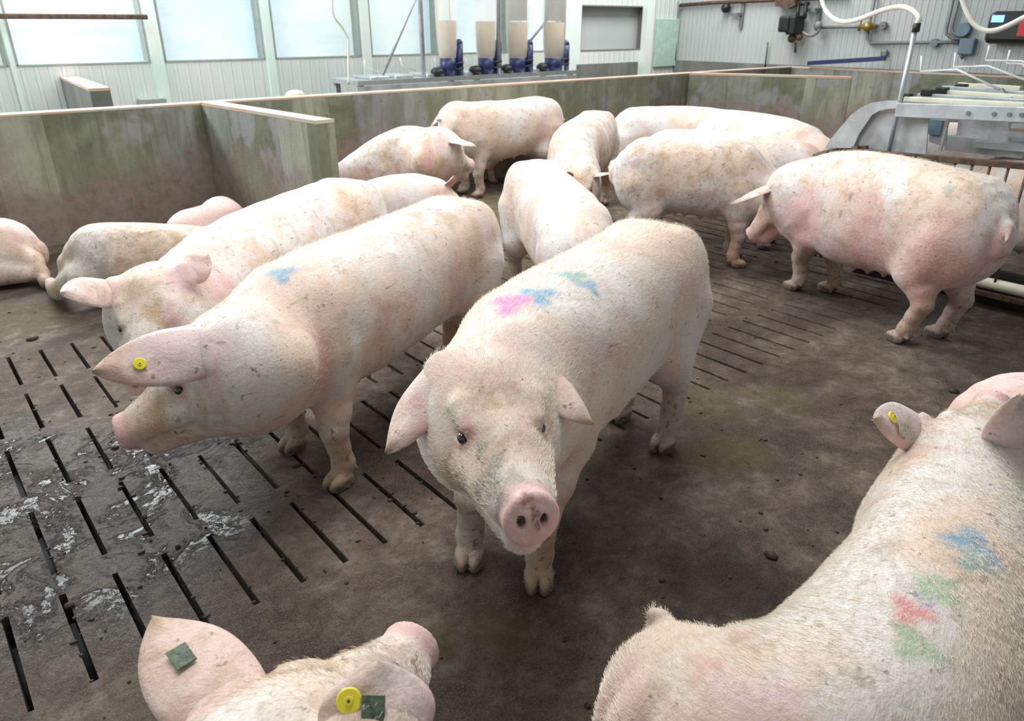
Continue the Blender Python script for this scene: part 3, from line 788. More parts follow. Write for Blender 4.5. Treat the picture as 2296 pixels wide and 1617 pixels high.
            dew = [(F - td * 0.022 * s + lat * q * 0.022 * s + np.array([0, 0, 0.075 * s]), F - td * 0.050 * s + lat * q * 0.028 * s + np.array([0, 0, 0.05 * s])) for q in (1, -1)]
            toes.append(F + td * 0.03 * s)
            def f_leg(P, ch=ch, toe=toe, dew=dew, eE=eE):
                d = s_ell(P, *eE)
                for (a, ra), (b, rb) in zip(ch[:-1], ch[1:]): d = smin(d, s_cone(P, a, b, ra * s, rb * s), 0.022 * s)
                dt = np.full(len(P), 9.0)
                for c_, R in toe:
                    dt = np.minimum(dt, smax(s_ell(P, c_, R, np.array([0.060, 0.0228, 0.038]) * s), -P[:, 2] + 0.001, 0.006))
                for a, b in dew: dt = np.minimum(dt, s_cone(P, a, b, 0.014 * s, 0.008 * s))
                return smin(d, dt, 0.010 * s)
            pts = np.array([c[0] for c in ch]); cc = pts.mean(0); rr_ = np.linalg.norm(pts - cc, axis=1).max() + 0.20 * s
            legs_l.append(Group(f_leg, cc, rr_))
    ex = []
    if extra:
        for chain in extra:                        # lying legs: [(world point, radius), ...]
            pts = [(loc(p), r) for p, r in chain]
            def f_ex(P, pts=pts):
                d = np.full(len(P), 9.0)
                for (a, ra), (b, rb) in zip(pts[:-1], pts[1:]): d = smin(d, s_cone(P, a, b, ra, rb), 0.02)
                return d
            a_ = np.array([p for p, r in pts]); cc = a_.mean(0); ex.append(Group(f_ex, cc, np.linalg.norm(a_ - cc, axis=1).max() + 0.15))
            toes.append(a_[-1])
    # ---- tail and teats
    tb = topd[0] - T[0] * 0.02 * s + Up[0] * 0.0
    td_ = loc(tail_dir) - loc((0, 0, 0)) if tail_dir is not None else -T[0] * 0.5 + Lf[0] * 0.25 - UPW * 0.5
    td_ = nrm(td_)
    k1, k2 = tail_k
    tl = [tb + T[0] * 0.04 * s, tb + td_ * 0.05 * s * k1 - T[0] * 0.02 * s, tb + td_ * 0.10 * s * k1 - T[0] * 0.01 * s + Lf[0] * 0.012 * s, tb + td_ * 0.14 * s * k1 + Lf[0] * 0.03 * s * k1]
    def f_tail(P):
        d = s_cone(P, tl[0], tl[1], 0.030 * s * k2, 0.019 * s * k2); d = smin(d, s_cone(P, tl[1], tl[2], 0.019 * s * k2, 0.012 * s * k2), 0.01)
        return smin(d, s_cone(P, tl[2], tl[3], 0.012 * s * k2, 0.008 * s * k2), 0.008)
    gtail = Group(f_tail, tl[1], 0.16 * s)
    teat = []
    if not lie:
        for q in np.linspace(0.34, 0.98, 6):
            i = int(q / 1.36 * (NS - 1))
            for sg in (1, -1):
                c0 = cen[i] - Up[i] * hh[i] * 0.49 + Lf[i] * sg * 0.055 * s
                teat.append((c0, c0 - UPW * 0.028 * s))
    def f_teat(P):
        d = np.full(len(P), 9.0)
        for a, b in teat: d = smin(d, s_cone(P, a, b, 0.018 * s, 0.008 * s), 0.012)
        i = int(0.30 / 1.36 * (NS - 1))
        for sg in (1, -1):
            d = smin(d, s_ell(P, cen[i] - Up[i] * hh[i] * 0.44 + Lf[i] * sg * 0.05 * s, R_[i], np.array([0.13, 0.055, 0.07]) * s), 0.03)
        return d
    gteat = Group(f_teat, cen[int(0.62 / 1.36 * (NS - 1))] - Up[5] * 0.25 * s, 0.62 * s)
    rs = np.random.RandomState(seed + 11)
    ph = rs.uniform(0, 6.28, 6)
    vent = topd[0] - T[0] * 0.03 * s - UPW * 0.10 * s
    def F_all(P):
        d = gt(P)
        for g in legs_l: d = smin(d, g(P), 0.060 * s)
        d = smin(d, gh(P), 0.095 * s)
        for g in ex: d = smin(d, g(P), 0.04)
        if not lie: d = smin(d, gteat(P), 0.025 * s)
        if tail: d = smin(d, gtail(P), 0.018 * s)
        # cleft between the hams
        if not lie:
            d = smax(d, -s_cone(P, vent - UPW * 0.10 * s - T[0] * 0.02 * s, vent - UPW * 0.42 * s + T[0] * 0.00 * s, 0.012 * s, 0.03 * s), 0.05 * s)
        d = d + 0.0028 * np.sin(P[:, 0] * 11 + ph[0]) * np.sin(P[:, 1] * 13 + ph[1]) * np.sin(P[:, 2] * 12 + ph[2]) + 0.0012 * np.sin(P[:, 0] * 31 + ph[3]) * np.sin(P[:, 2] * 29 + ph[4])
        return smax(d, -P[:, 2] + 0.0005, 0.004)
    allp = [cen + R_[:, 1] * hw[:, None], cen - R_[:, 1] * hw[:, None], topd, topd - Up * hh[:, None], np.array([HP(0.47, 0, -0.1), HP(0.1, 0.2, 0), HP(0.1, -0.2, -0.33), HP(0, 0, .06)]), np.array(tl)]
    if toes: allp.append(np.array(toes) + [0.06, 0.06, 0]); allp.append(np.array(toes) - [0.06, 0.06, 0])
    if extra: allp += [np.array([loc(p) + sgn * r for p, r in ch for sgn in (1, -1)]) for ch in extra]
    allp = np.concatenate(allp)
    lo = allp.min(0) - 0.07; hi = allp.max(0) + 0.07; lo[2] = -0.02
    h = vox / QUAL
    v, q = surface_nets(F_all, lo, hi, h)
    v = laplace(v, q, 4, 0.45)
    # ---- masks
    z = v[:, 2]
    nt = np.min([np.linalg.norm((v - t_), axis=1) for t_ in toes], axis=0) if toes else np.full(len(v), 9.0)
    hoof = np.clip((0.085 * s - nt) / (0.02 * s), 0, 1) * np.clip((0.050 * s - z) / (0.015 * s), 0, 1)
    if extra: hoof = np.maximum(hoof, 0.8 * np.clip((0.055 * s - nt) / (0.02 * s), 0, 1))
    sd = np.linalg.norm(v - disc_c, axis=1)
    pinkm = np.clip((0.082 * k - sd) / (0.02 * k), 0, 1) * 1.0
    nr = v - cen[np.argmin(((v[:, None, :2] - cen[None, :, :2]) ** 2).sum(2), axis=1)]
    lowm = np.clip((0.50 * s - z) / (0.25 * s), 0, 1) if not lie else np.clip((0.22 - z) / 0.2, 0, 1)
    pinkm = np.maximum(pinkm, 0.35 * lowm + pinkness * np.clip((0.78 * s - z) / (0.3 * s), 0, 1))
    for sg_ in (1, -1):
        dn_ = np.linalg.norm(v - (disc_c + discax * 0.002 * k + hy * sg_ * 0.021 * k), axis=1); hoof = np.maximum(hoof, np.clip((0.0125 * k - dn_) / (0.004 * k), 0, 1))
    for e in eyes: pinkm = np.maximum(pinkm, 0.7 * np.clip((0.055 * k - np.linalg.norm(v - e, axis=1)) / (0.03 * k), 0, 1))
    for b, tip, n, *_ in ear_data: pinkm = np.maximum(pinkm, 0.45 * np.clip((0.10 * k - np.linalg.norm(v - b, axis=1)) / (0.05 * k), 0, 1))
    dirtm = dirt + 0.95 * np.clip((0.34 * s - z) / (0.2 * s), 0, 1) * (1.0 if not lie else 0.6)
    dh = np.linalg.norm(v - HP(0.24, 0, -0.13), axis=1); dirtm = dirtm + 0.28 * np.clip((0.20 * k - dh) / (0.1 * k), 0, 1)
    dirtm = np.clip(dirtm - pinkm * (sd < 0.08 * k) * 0.4, 0, 1.2)
    mask = np.stack([dirtm, np.clip(pinkm, 0, 1), hoof, np.ones(len(v))], 1)
    # ---- ears join the same mesh
    VV, QQ, MM = [v], [q], [mask]; ne = len(v); earframes = []
    for b, tip, n, w, cup, droop, fold in ear_data:
        ev, eq, eu, ei, fr = ear_mesh(b, tip, n, w, cup, droop, th=0.0085 * k, fold=fold)
        if fr[3] @ np.cross(fr[2], fr[1]) < 0: eq = eq[:, ::-1]
        VV.append(ev); QQ.append(eq + ne); ne += len(ev); earframes.append((fr, w, cup, droop))
        e_ = np.abs(eu)
        mm_ = np.stack([dirt + 0.55 * np.clip((eu - 0.72) / 0.28, 0, 1) + 0.25 * ei, 0.45 + 0.35 * ei, np.zeros(len(ev)), np.ones(len(ev))], 1); MM.append(mm_)
    v = np.concatenate(VV); mask = np.concatenate(MM)
    pcol = np.zeros((len(v), 4))
    for (pp, rad, col, st) in paint:
        if len(pp) == 2:                            # a mark seen at this place: nearest skin along that line of sight
            cl = loc((0, 0, CAMH)); rd = nrm(Rw @ np.array(ray(*pp))); tt = (v - cl) @ rd
            off = np.linalg.norm(v - cl - tt[:, None] * rd, axis=1); ok_ = off < 0.02
            if not ok_.any(): ok_ = off < off.min() + 0.01
            ci = np.argmin(np.where(ok_, tt, 1e9)); c_ = v[ci]
        else: c_ = loc(pp)
        d_ = np.linalg.norm((v - c_) * [1, 1, 0.55], axis=1)
        ang = np.arctan2(v[:, 1] - c_[1], v[:, 0] - c_[0])
        a_ = np.clip((rad * (1 + 0.25 * np.sin(3 * ang + rad * 90)) - d_) / (rad * 0.55), 0, 1) * st
        up_ = a_ > pcol[:, 3]
        pcol[up_, :3] = col[:3]; pcol[up_, 3] = a_[up_]
    me = bpy.data.meshes.new('sow')
    me.vertices.add(len(v)); me.vertices.foreach_set('co', v.astype(np.float32).ravel())
    allq = np.concatenate(QQ).astype(np.int32)
    me.loops.add(len(allq) * 4); me.loops.foreach_set('vertex_index', allq.ravel())
    me.polygons.add(len(allq)); me.polygons.foreach_set('loop_start', np.arange(0, len(allq) * 4, 4, dtype=np.int32)); me.polygons.foreach_set('loop_total', np.full(len(allq), 4, np.int32))
    me.polygons.foreach_set('use_smooth', np.ones(len(allq), bool))
    me.update(calc_edges=True); me.validate()
    a = me.attributes.new('mask', 'FLOAT_COLOR', 'POINT'); a.data.foreach_set('color', mask.astype(np.float32).ravel())
    a = me.attributes.new('paint', 'FLOAT_COLOR', 'POINT'); a.data.foreach_set('color', pcol.astype(np.float32).ravel())
    me.materials.append(M['skin'])
    o = bpy.data.objects.new('sow', me); COL.objects.link(o)
    o.location = org; o.rotation_euler = (0, 0, yaw)
    tag(o, label, 'pig', group)
    if ears.get('eyes', True):
        for sg, e in zip((1, -1), eyes):
            m_ = MB(); m_.ball((0, 0, 0), 0.0125 * k, (1.12, 0.95, 0.95), 14)
            eo = m_.build('eye', M['eye'], o); eo.location = e + nrm(hy * sg * 0.70 + hz * 0.62) * 0.001 * k
            eo.rotation_euler = Matrix(HR.T.tolist()).to_euler()
    # ---- ear tags: (ear index, u, v, kind)
    for (ei_, u, vv_, kind) in tags:
        (b, a_, n_, c_, L_), w, cup, droop = earframes[ei_]
        wid = w * (0.80 + 0.80 * u - 0.30 * u * u) * (1 - u ** 1.8) ** 0.80; cu = cup * (1.25 - 0.75 * u); ang = vv_ * cu
        side = -1 if kind.endswith('in') else 1
        pos = b + a_ * L_ * u + c_ * (math.sin(ang) / cu * wid) - n_ * ((1 - math.cos(ang)) / cu * wid) - n_ * droop * u * u
        nn = nrm((n_ * math.cos(ang) + c_ * math.sin(ang)) * side); pos = pos + nn * 0.008 * k
        X = nrm(a_ - nn * (a_ @ nn)); Y = np.cross(nn, X)
        Mx = Matrix(((X[0], Y[0], nn[0], pos[0]), (X[1], Y[1], nn[1], pos[1]), (X[2], Y[2], nn[2], pos[2]), (0, 0, 0, 1)))
        m_ = MB()
        if kind.startswith('round'):
            R0 = 0.0165 * k
            m_.tube([(0, 0, -0.012), (0, 0, -0.002)], 0.004, 8); m_.tube([(0, 0, -0.002), (0, 0, 0.0015), (0, 0, 0.003)], [R0, R0, R0 * 0.86], 24); m_.tube([(0, 0, 0.002), (0, 0, 0.0055)], [0.0062, 0.0052], 12)
            to = m_.build('ear_tag', M['tagy'], o); to['label'] = 'round yellow ear button'
            m2_ = MB(); m2_.tube([(0, 0, 0.0056), (0, 0, 0.0062)], 0.0022, 8); ce = m2_.build('pin_hole', M['tagc'], to)
        elif kind.startswith('green'):
            m_.prism([(-0.021, -0.014, 0), (0.018, -0.016, 0), (0.021, 0.014, 0), (-0.019, 0.015, 0)], (0, 0, 0.003))
            to = m_.build('ear_tag', M['tagg'], o); to['label'] = 'dirty green rectangular ear tag'
        else:
            m_.prism([(-0.026, -0.014, 0), (-0.010, -0.020, 0), (0.020, -0.016, 0), (0.020, 0.016, 0), (-0.010, 0.020, 0), (-0.026, 0.014, 0)], (0, 0, 0.003))
            to = m_.build('ear_tag', M['tagw'], o); to['label'] = 'dirty cream pentagonal ear tag'
        to.matrix_local = Mx
    # ---- bristles
    if hair:
        nv = len(VV[0]); 
        no = np.zeros((nv, 3)); qs = QQ[0]
        fn = np.cross(v[qs[:, 1]] - v[qs[:, 0]], v[qs[:, 3]] - v[qs[:, 0]])
        for j in range(4): 
            for ax in range(3): no[:, ax] += np.bincount(qs[:, j], weights=fn[:, ax], minlength=nv)
        no /= np.linalg.norm(no, axis=1)[:, None] + 1e-12
        vb = VV[0]
        wgt = np.clip((vb[:, 2] - 0.30 * s) / (0.3 * s), 0.05, 1)
        camL = loc((0, 0, CAMH)); vis = ((camL - vb) * no).sum(1) > -0.25
        sdw = np.linalg.norm(vb - disc_c, axis=1) > 0.085 * k
        for e in eyes: sdw &= np.linalg.norm(vb - e, axis=1) > 0.022 * k
        wgt = wgt * vis * sdw
        pick = rs.choice(nv, hair, p=wgt / wgt.sum()); 
        p0 = vb[pick] + rs.normal(0, h * 0.4, (hair, 3)); p0 -= no[pick] * ((p0 - vb[pick]) * no[pick]).sum(1)[:, None]
        # hair lies backwards along the body / head
        bi = np.argmin(((vb[pick][:, None, :] - cen[None]) ** 2).sum(2), axis=1); fl = -T[bi]
        hd = (vb[pick] - horg) @ hx > -0.02; fl[hd] = -hx
        fl = fl + rs.normal(0, 0.28, (hair, 3)) - UPW * 0.22
        nn_ = no[pick]; fl = fl - nn_ * (fl * nn_).sum(1)[:, None]; fl /= np.linalg.norm(fl, axis=1)[:, None] + 1e-9
        ridge = np.clip(no[pick][:, 2], 0, 1) ** 4
        L_ = hair_len * rs.uniform(0.6, 1.25, hair) * (0.75 + 0.5 * ridge); lift = rs.uniform(0.12, 0.40, hair) + 0.25 * ridge * rs.uniform(0, 1, hair)
        p1 = p0 + (fl * 0.55 + nn_ * lift[:, None] * 0.8) * L_[:, None]; p2 = p0 + (fl * 1.0 + nn_ * lift[:, None] * 0.9) * L_[:, None]
        vw = nrm(np.array([0, 0, 1.0])); sdv = np.cross(p2 - p0, camL - p0); sdv /= np.linalg.norm(sdv, axis=1)[:, None] + 1e-9
        wd = 0.00028
        hv = np.stack([p0 - sdv * wd, p0 + sdv * wd, p1 - sdv * wd * 0.8, p1 + sdv * wd * 0.8, p2], 1).reshape(-1, 3)
        b_ = np.arange(hair)[:, None] * 5
        tri = np.concatenate([b_ + [0, 1, 3], b_ + [0, 3, 2], b_ + [2, 3, 4]]).astype(np.int32)
        hm = bpy.data.meshes.new('bristles'); hm.vertices.add(len(hv)); hm.vertices.foreach_set('co', hv.astype(np.float32).ravel())
        hm.loops.add(len(tri) * 3); hm.loops.foreach_set('vertex_index', tri.ravel()); hm.polygons.add(len(tri)); hm.polygons.foreach_set('loop_start', np.arange(0, len(tri) * 3, 3, dtype=np.int32)); hm.polygons.foreach_set('loop_total', np.full(len(tri), 3, np.int32))
        hm.update(calc_edges=True)
        ho = link('bristles', hm, M['hair'], o); ho['kind'] = 'stuff'
    return o
# ------------------------------------------------------------------ the herd
BLUE = srgb(70, 150, 190); TEAL = srgb(90, 160, 160); PINK = srgb(225, 110, 190); GREEN = srgb(90, 160, 110); REDP = srgb(210, 80, 95); PUR = srgb(150, 110, 180); TAN = srgb(176, 142, 98); GREYD = srgb(128, 120, 112); OLIV = srgb(142, 132, 92); BRN = srgb(150, 104, 72); BRN2 = srgb(92, 56, 48); ROSE = srgb(206, 148, 146); LILAC = srgb(222, 188, 202)
def P(px, py, z): return tuple(on_z(px, py, z))
sow('large sow facing the camera head on, pink and blue paint behind its shoulders',
    (2.13, 1.75, .93), (1.70, 1.64, .905), (1.29, 1.49, .90), P(1085, 812, .83), P(1193, 1165, .67),
    feet=[(2.17, 1.61, 0), (2.22, 1.90, 0), P(1208, 1298, 0), P(1055, 1250, 0)], front_toe=(-0.7, -0.75, 0), s=1.0, hs=1.10, vox=0.0065,
    ears={'L': dict(px=(1340, 940), n=(.05, -.35, .9), w=.082, boff=(-.06, -.03, .035), len=.29), 'R': dict(px=(855, 1010), n=(-.5, -.1, .8), w=.078, boff=(-.035, -.01, .02))},
    paint=[((1150, 662), 0.075, PINK, 1.0), ((1212, 645), .065, BLUE, 1.0), ((1290, 605), .06, TEAL, .9), ((1325, 628), .045, BLUE, .9), ((1075, 1070), .055, GREYD, 1.0), ((1100, 1130), .035, GREYD, .9), ((1140, 1050), .03, GREYD, .6), ((1060, 1000), .02, GREYD, .7), ((1100, 885), .03, TAN, .7), ((995, 1085), .045, TAN, .7), ((1010, 1130), .04, OLIV, .6), ((1192, 1100), .017, BRN, .8), ((1212, 1168), .014, BRN2, .9), ((1222, 1190), .012, BRN2, .9), ((1100, 1150), .025, TAN, .6), ((1030, 960), .035, ROSE, .6), ((1185, 930), .03, ROSE, .6)], hair=26000, dirt=.12, seed=1)
sow('standing sow with a round yellow button in its ear, snout lowered over the wet slats',
    (1.93, 2.77, .88), (1.42, 2.58, .86), (.95, 2.38, .84), (.60, 2.22, .72), P(272, 970, .43),
    feet=[(2.0, 2.62, 0), (2.02, 2.95, 0), (1.01, 2.23, 0), (.99, 2.59, 0)], s=.97, hs=1.08, vox=0.008, paint=[((628, 600), .06, BLUE, .9), ((335, 935), .05, TAN, .7), ((300, 975), .03, BRN, .5), ((440, 915), .04, TAN, .6), ((490, 935), .035, TAN, .6), ((470, 880), .05, ROSE, .6), ((735, 830), .10, ROSE, .6), ((790, 780), .04, TAN, .6), ((1040, 640), .10, ROSE, .5), ((1010, 480), .06, OLIV, .5), ((930, 470), .05, TAN, .6), ((1080, 560), .09, TAN, .5), ((870, 740), .07, ROSE, .6)], hair=9000, dirt=.16, seed=2,
    ears={'L': dict(px=(205, 830), n=(-.2, -.8, .6), w=.088, cup=.4), 'R': dict(px=(305, 745), n=(-.2, .5, .8))}, tags=[(0, .62, 0.1, 'round')])
sow('sow behind the yellow tagged one, its face turned to the camera between wide ears',
    (1.78, 3.55, .87), (1.33, 3.30, .86), (.95, 3.03, .84), P(333, 630, .80), P(318, 862, .56),
    s=.97, vox=.012, dirt=.25, seed=3, paint=[((345, 690), .045, TAN, .8), ((390, 700), .04, ROSE, .6), ((400, 600), .08, LILAC, .5), ((500, 640), .12, ROSE, .5), ((780, 440), .08, TAN, .4)], ears={'L': dict(px=(462, 566), d=0, len=.22, n=(-.3, -.5, .85), w=.08, boff=(-.02, .02, .04)), 'R': dict(px=(145, 650), n=(-.1, -.75, .6), w=.075)})
sow('sow lying with its round muddy rump toward the left, second from the left edge',
    (.85, 4.98, .50), (1.25, 4.86, .45), (1.62, 4.72, .38), (1.85, 4.62, .34), (2.02, 4.42, .14), lie=True, s=.9, vox=.016, legs=False, dirt=.5, seed=4, tail=False,
    extra=[[((.70, 4.9, .2), .11), ((.58, 5.05, .12), .06), ((.60, 5.35, .06), .045), ((.60, 5.5, .05), .035)]])
sow('sow lying on its side at the left picture edge, hind feet stretched out',
    (.42, 5.95, .42), (.02, 6.1, .45), (-.4, 6.2, .42), (-.7, 6.25, .35), (-1.0, 6.3, .12), lie=True, s=.95, vox=.016, legs=False, dirt=.15, pinkness=.3, seed=5, tail=False,
    extra=[[((.45, 5.85, .18), .13), ((.55, 5.72, .15), .07), ((.58, 5.62, .08), .045), ((.57, 5.52, .04), .035)], [((.25, 5.75, .12), .10), ((.48, 5.65, .09), .05), ((.60, 5.70, .05), .03)]])
sow('pinkish sow of which only the top of the back shows below the partition wall',
    (1.50, 5.38, .41), (1.70, 5.50, .40), (1.84, 5.68, .38), (1.86, 5.88, .33), (1.80, 6.1, .13), lie=True, s=.82, vox=.02, legs=False, dirt=.1, pinkness=.8, seed=6, tail=False)
sow('sow sitting upright by the end of the partition wall, face in profile to the right',
    (2.72, 5.68, .44), (2.82, 5.30, .70), (3.02, 4.95, .90), P(985, 294, .90), P(1052, 372, .60), s=.95, hs=1.08, vox=.012, dirt=.3, pinkness=.5, seed=7, paint=[((960, 340), .08, ROSE, .6), ((985, 380), .07, TAN, .6)], lie=False, tail=False,
    feet=[(2.9, 5.35, 0), (2.65, 5.35, 0), (3.15, 4.8, 0), (3.0, 4.65, 0)], ears={'L': None, 'R': dict(px=(1066, 322), n=(.1, -.6, .8), w=.09)})
sow('low sow with one ear pricked to the right, resting in front of the sitting one',
    (2.28, 4.36, .65), (2.42, 4.22, .70), (2.56, 4.08, .72), (2.66, 3.98, .69), (2.86, 3.76, .40), s=.85, vox=.012, dirt=.1, pinkness=.5, seed=8, lie=True, legs=False, tail=False,
    ears={'L': dict(px=(1015, 390), n=(-.3, -.2, .9)), 'R': dict(px=(900, 445), n=(-.4, -.7, .5))}, tags=[(1, .4, .2, 'round')])
sow('sow standing side on against the back wall, rump to the right',
    (5.38, 6.02, .92), (4.95, 6.06, .90), (4.5, 6.08, .90), (4.25, 6.05, .82), (4.10, 5.98, .48), s=1.0, vox=.016, dirt=.2, seed=9,
    ears={'L': dict(px=(978, 268), n=(-.5, -.6, .5), w=.06), 'R': dict(len=.18)})
sow('sow half hidden behind the one at the back wall, drooping ear showing at right',
    (5.08, 6.50, .72), (5.40, 6.50, .73), (5.72, 6.46, .72), (5.92, 6.33, .64), (6.04, 6.18, .36), s=.78, vox=.016, dirt=.1, seed=10, ears={'R': dict(px=(1262, 340), n=(.2, .5, .8))})
sow('sow seen from its rump walking toward the camera side behind the largest sow',
    (3.01, 3.38, .86), (2.82, 2.98, .83), (2.62, 2.62, .79), (2.48, 2.42, .62), (2.44, 2.30, .26), ears={'L': None, 'R': None}, s=.95, wmul=.87, vox=.012, dirt=.2, seed=11)
sow('sow facing the camera far back, dark face between light spread ears',
    (5.15, 4.98, .88), (4.78, 4.74, .87), (4.40, 4.50, .83), P(1302, 366, .65), P(1300, 470, .39), s=.93, vox=.013, dirt=.45, seed=12,
    ears={'L': dict(px=(1395, 380), n=(.2, 0, .9)), 'R': dict(px=(1252, 380), n=(-.2, .2, .9))})
sow('muddy sow seen from behind at an angle, snout down on the slats at right',
    (4.21, 3.53, .87), (4.39, 3.26, .89), (4.60, 2.97, .86), (4.78, 2.82, .62), (4.86, 2.87, .18), ears={'L': None, 'R': None}, s=.97, vox=.012, dirt=.35, seed=13)
sow('pale sow standing far back against the wall, tail at the left',
    (5.95, 5.2, .84), (6.2, 4.8, .86), (6.4, 4.4, .84), (6.5, 4.2, .75), (6.6, 4.0, .45), s=.97, vox=.016, dirt=.1, seed=14)
sow('sow far back left of the feeder, large pale shoulder sloping to the right',
    (5.92, 4.1, .90), (5.86, 3.65, .90), (5.76, 3.22, .86), (5.70, 2.98, .72), (5.62, 2.76, .36), s=1.0, vox=.016, dirt=.1, seed=15)
sow('big pink sow in front of the feeder crate, head down to the left',
    (4.16, 1.40, .92), (4.28, 1.85, .94), (4.38, 2.25, .90), (4.32, 2.52, .76), (4.28, 2.66, .32), paint=[((1800, 500), .14, ROSE, .7), ((1950, 560), .16, ROSE, .6), ((2080, 600), .18, ROSE, .6), ((2230, 570), .10, ROSE, .7), ((2120, 420), .03, TEAL, .5), ((1900, 440), .02, BRN2, .6), ((1730, 520), .08, ROSE, .7)], feet=[(4.02, 1.48, 0), (4.26, 1.37, 0), (4.38, 2.33, 0), (4.52, 2.16, 0)], s=1.02, hmul=1.13, wmul=1.08, vox=.010, dirt=.28, pinkness=.6, seed=16,
    ears={'L': dict(px=(1620, 458), n=(-.3, .1, .9), w=.06), 'R': dict(len=.2)}, hair=5000)
sow('sow on the far side of the railing at the right edge, white back behind bars',
    (5.3, .95, .84), (5.35, 1.3, .84), (5.4, 1.65, .84), (5.4, 1.9, .75), (5.4, 2.2, .4), s=.95, vox=.016, dirt=.1, seed=17)
sow('near sow lying at lower right with blue, green and red paint along its spine',
    P(1600, 1470, .58), P(1940, 1440, .61), P(2130, 1190, .62), P(2165, 1000, .58), P(2230, 900, .52), rear=(1.01, .68, .56), lie=True, s=.97, hs=1.0, vox=.0075, legs=False, dirt=.2, tail_dir=(-.35, .5, .5), tail_k=(.6, 1.5), seed=18, hair=30000,
    ears={'L': dict(px=(1975, 935), n=(-.7, -.25, .65), w=.085), 'R': dict(px=(2296, 900), n=(-.7, -.25, .65), w=.085)},
    paint=[((2190, 1200), .07, BLUE, .8), ((2100, 1310), .05, GREEN, .6), ((2040, 1345), .045, REDP, .7), ((2050, 1420), .05, GREEN, .6), ((2200, 1240), .05, TEAL, .7), ((2130, 1290), .03, GREEN, .6), ((2080, 1325), .025, PUR, .6), ((1660, 1400), .03, ROSE, .7), ((1570, 1470), .04, ROSE, .6), ((1690, 1560), .10, LILAC, .6)], tags=[(0, .72, -.2, 'round'), (0, .58, .3, 'white')])
sow('sow lying beyond the painted one, only its pinkish back showing at the right edge',
    (2.82, .58, .50), (3.05, .2, .52), (3.25, -.2, .5), (3.3, -.4, .42), (3.4, -.6, .2), lie=True, s=.95, vox=.012, legs=False, dirt=.1, pinkness=.6, seed=19, tail=False)
sow('near sow cut off by the bottom edge, green and yellow ear tags, snout pointing right',
    (-.35, -.55, .86), (-.18, -.12, .86), (.04, .36, .85), P(545, 1668, .79), P(925, 1440, .53), s=1.0, hs=1.0, vox=0.0075, dirt=.3, seed=20, hair=20000,
    ears={'L': dict(px=(335, 1368), n=(0, -.35, .9), w=.085, cup=.45, d=1, len=.24), 'R': dict(px=(848, 1480), n=(-.3, -.8, .6), w=.085, len=.20, d=0, cup=.4, boff=(-.03, .045, .05))}, tags=[(1, .5, .5, 'round'), (1, .33, .1, 'green'), (0, .5, .1, 'green')])
sow('pale sow in the distance, rump just left of the rounded feeder panel',
    (6.42, 3.05, .84), (6.75, 2.78, .84), (7.1, 2.5, .84), (7.3, 2.3, .76), (7.45, 2.1, .46), s=.93, vox=.016, dirt=.05, seed=21)
sow('sow of which only the back ridge shows above the muddy sow at right',
    (4.84, 3.86, .84), (5.02, 3.47, .85), (5.18, 3.08, .83), (5.28, 2.84, .72), (5.34, 2.7, .38), s=.93, vox=.016, dirt=.2, seed=22)
# ------------------------------------------------------------------ feeding station behind the back pen wall
YS = 7.9
def yb(px, py, y=YS): return on_y(px, py, y)
t1 = yb(800, 178); t2 = yb(1293, 160)
zt = 0.5 * (t1.z + t2.z)
m = MB(); m.box((t1.x, YS - 0.02, zt - 0.05), (t2.x, YS + 0.7, zt))
st = m.build('table_top', M['stain'])
root = bpy.data.objects.new('feeding_station', None); COL.objects.link(root); root.location = (t1.x, YS, 0)
def under(o, r):
    o.parent = r; o.matrix_parent_inverse = Matrix.Translation(-Vector(r.location))
    o.matrix_parent_inverse = Matrix.Translation(r.location).inverted(); return o
under(st, root)
tag(root, 'stainless feeding station behind the back pen wall, tubes standing on top', 'feeding station')
for x in (t1.x + 0.05, (t1.x + t2.x) / 2, t2.x - 0.08):
    for y in (YS + 0.05, YS + 0.62): under(MB().box((x, y, 0), (x + 0.06, y + 0.06, zt - 0.05)).build('leg', M['galv']), root)
under(MB().box((t1.x - 0.02, YS - 0.03, 0.25), (t2.x - .02, YS - 0.005, zt - 0.06)).build('side_panel', M['galvd']), root)
for px in (850, 905, 975, 1060, 1140, 1215):
    q = yb(px, 165, YS + 0.1); under(MB().box((q.x - 0.13, YS + 0.08, zt), (q.x + 0.13, YS + 0.5, zt + 0.035), None, 0.012).build('lid', M['stain']), root)
for (a, b) in (((955, 0), (955, 168)), ((1124, 0), (1124, 165)), ((1268, 0), (1266, 160))):
    A = yb(*a); B = yb(*b); x = B.x
    under(MB().tube([(x, YS + 0.05, zt), (x, YS + 0.05, 4.0)], 0.028, 12).build('post', M['galv']), root)
for (a, b, yo) in (((930, 0), (858, 168), 0.0), ((1262, 0), (1190, 90), 0.2)):
    A = yb(*a, YS + yo); B = yb(*b, YS + yo); d = A - B
    under(MB().tube([B, A + d * 0.6], 0.018, 10).build('brace', M['galv']), root)
for (px, py) in ((818, 155), (898, 150), (975, 150), (1045, 150)):
    q = yb(px, py, YS + 0.25)
    under(MB().tube([(q.x, q.y, q.z + .10), (q.x + .02, q.y, q.z + .02), (q.x + .22, q.y, q.z - .05)], 0.008, 6).build('rod', M['wbar']), root)
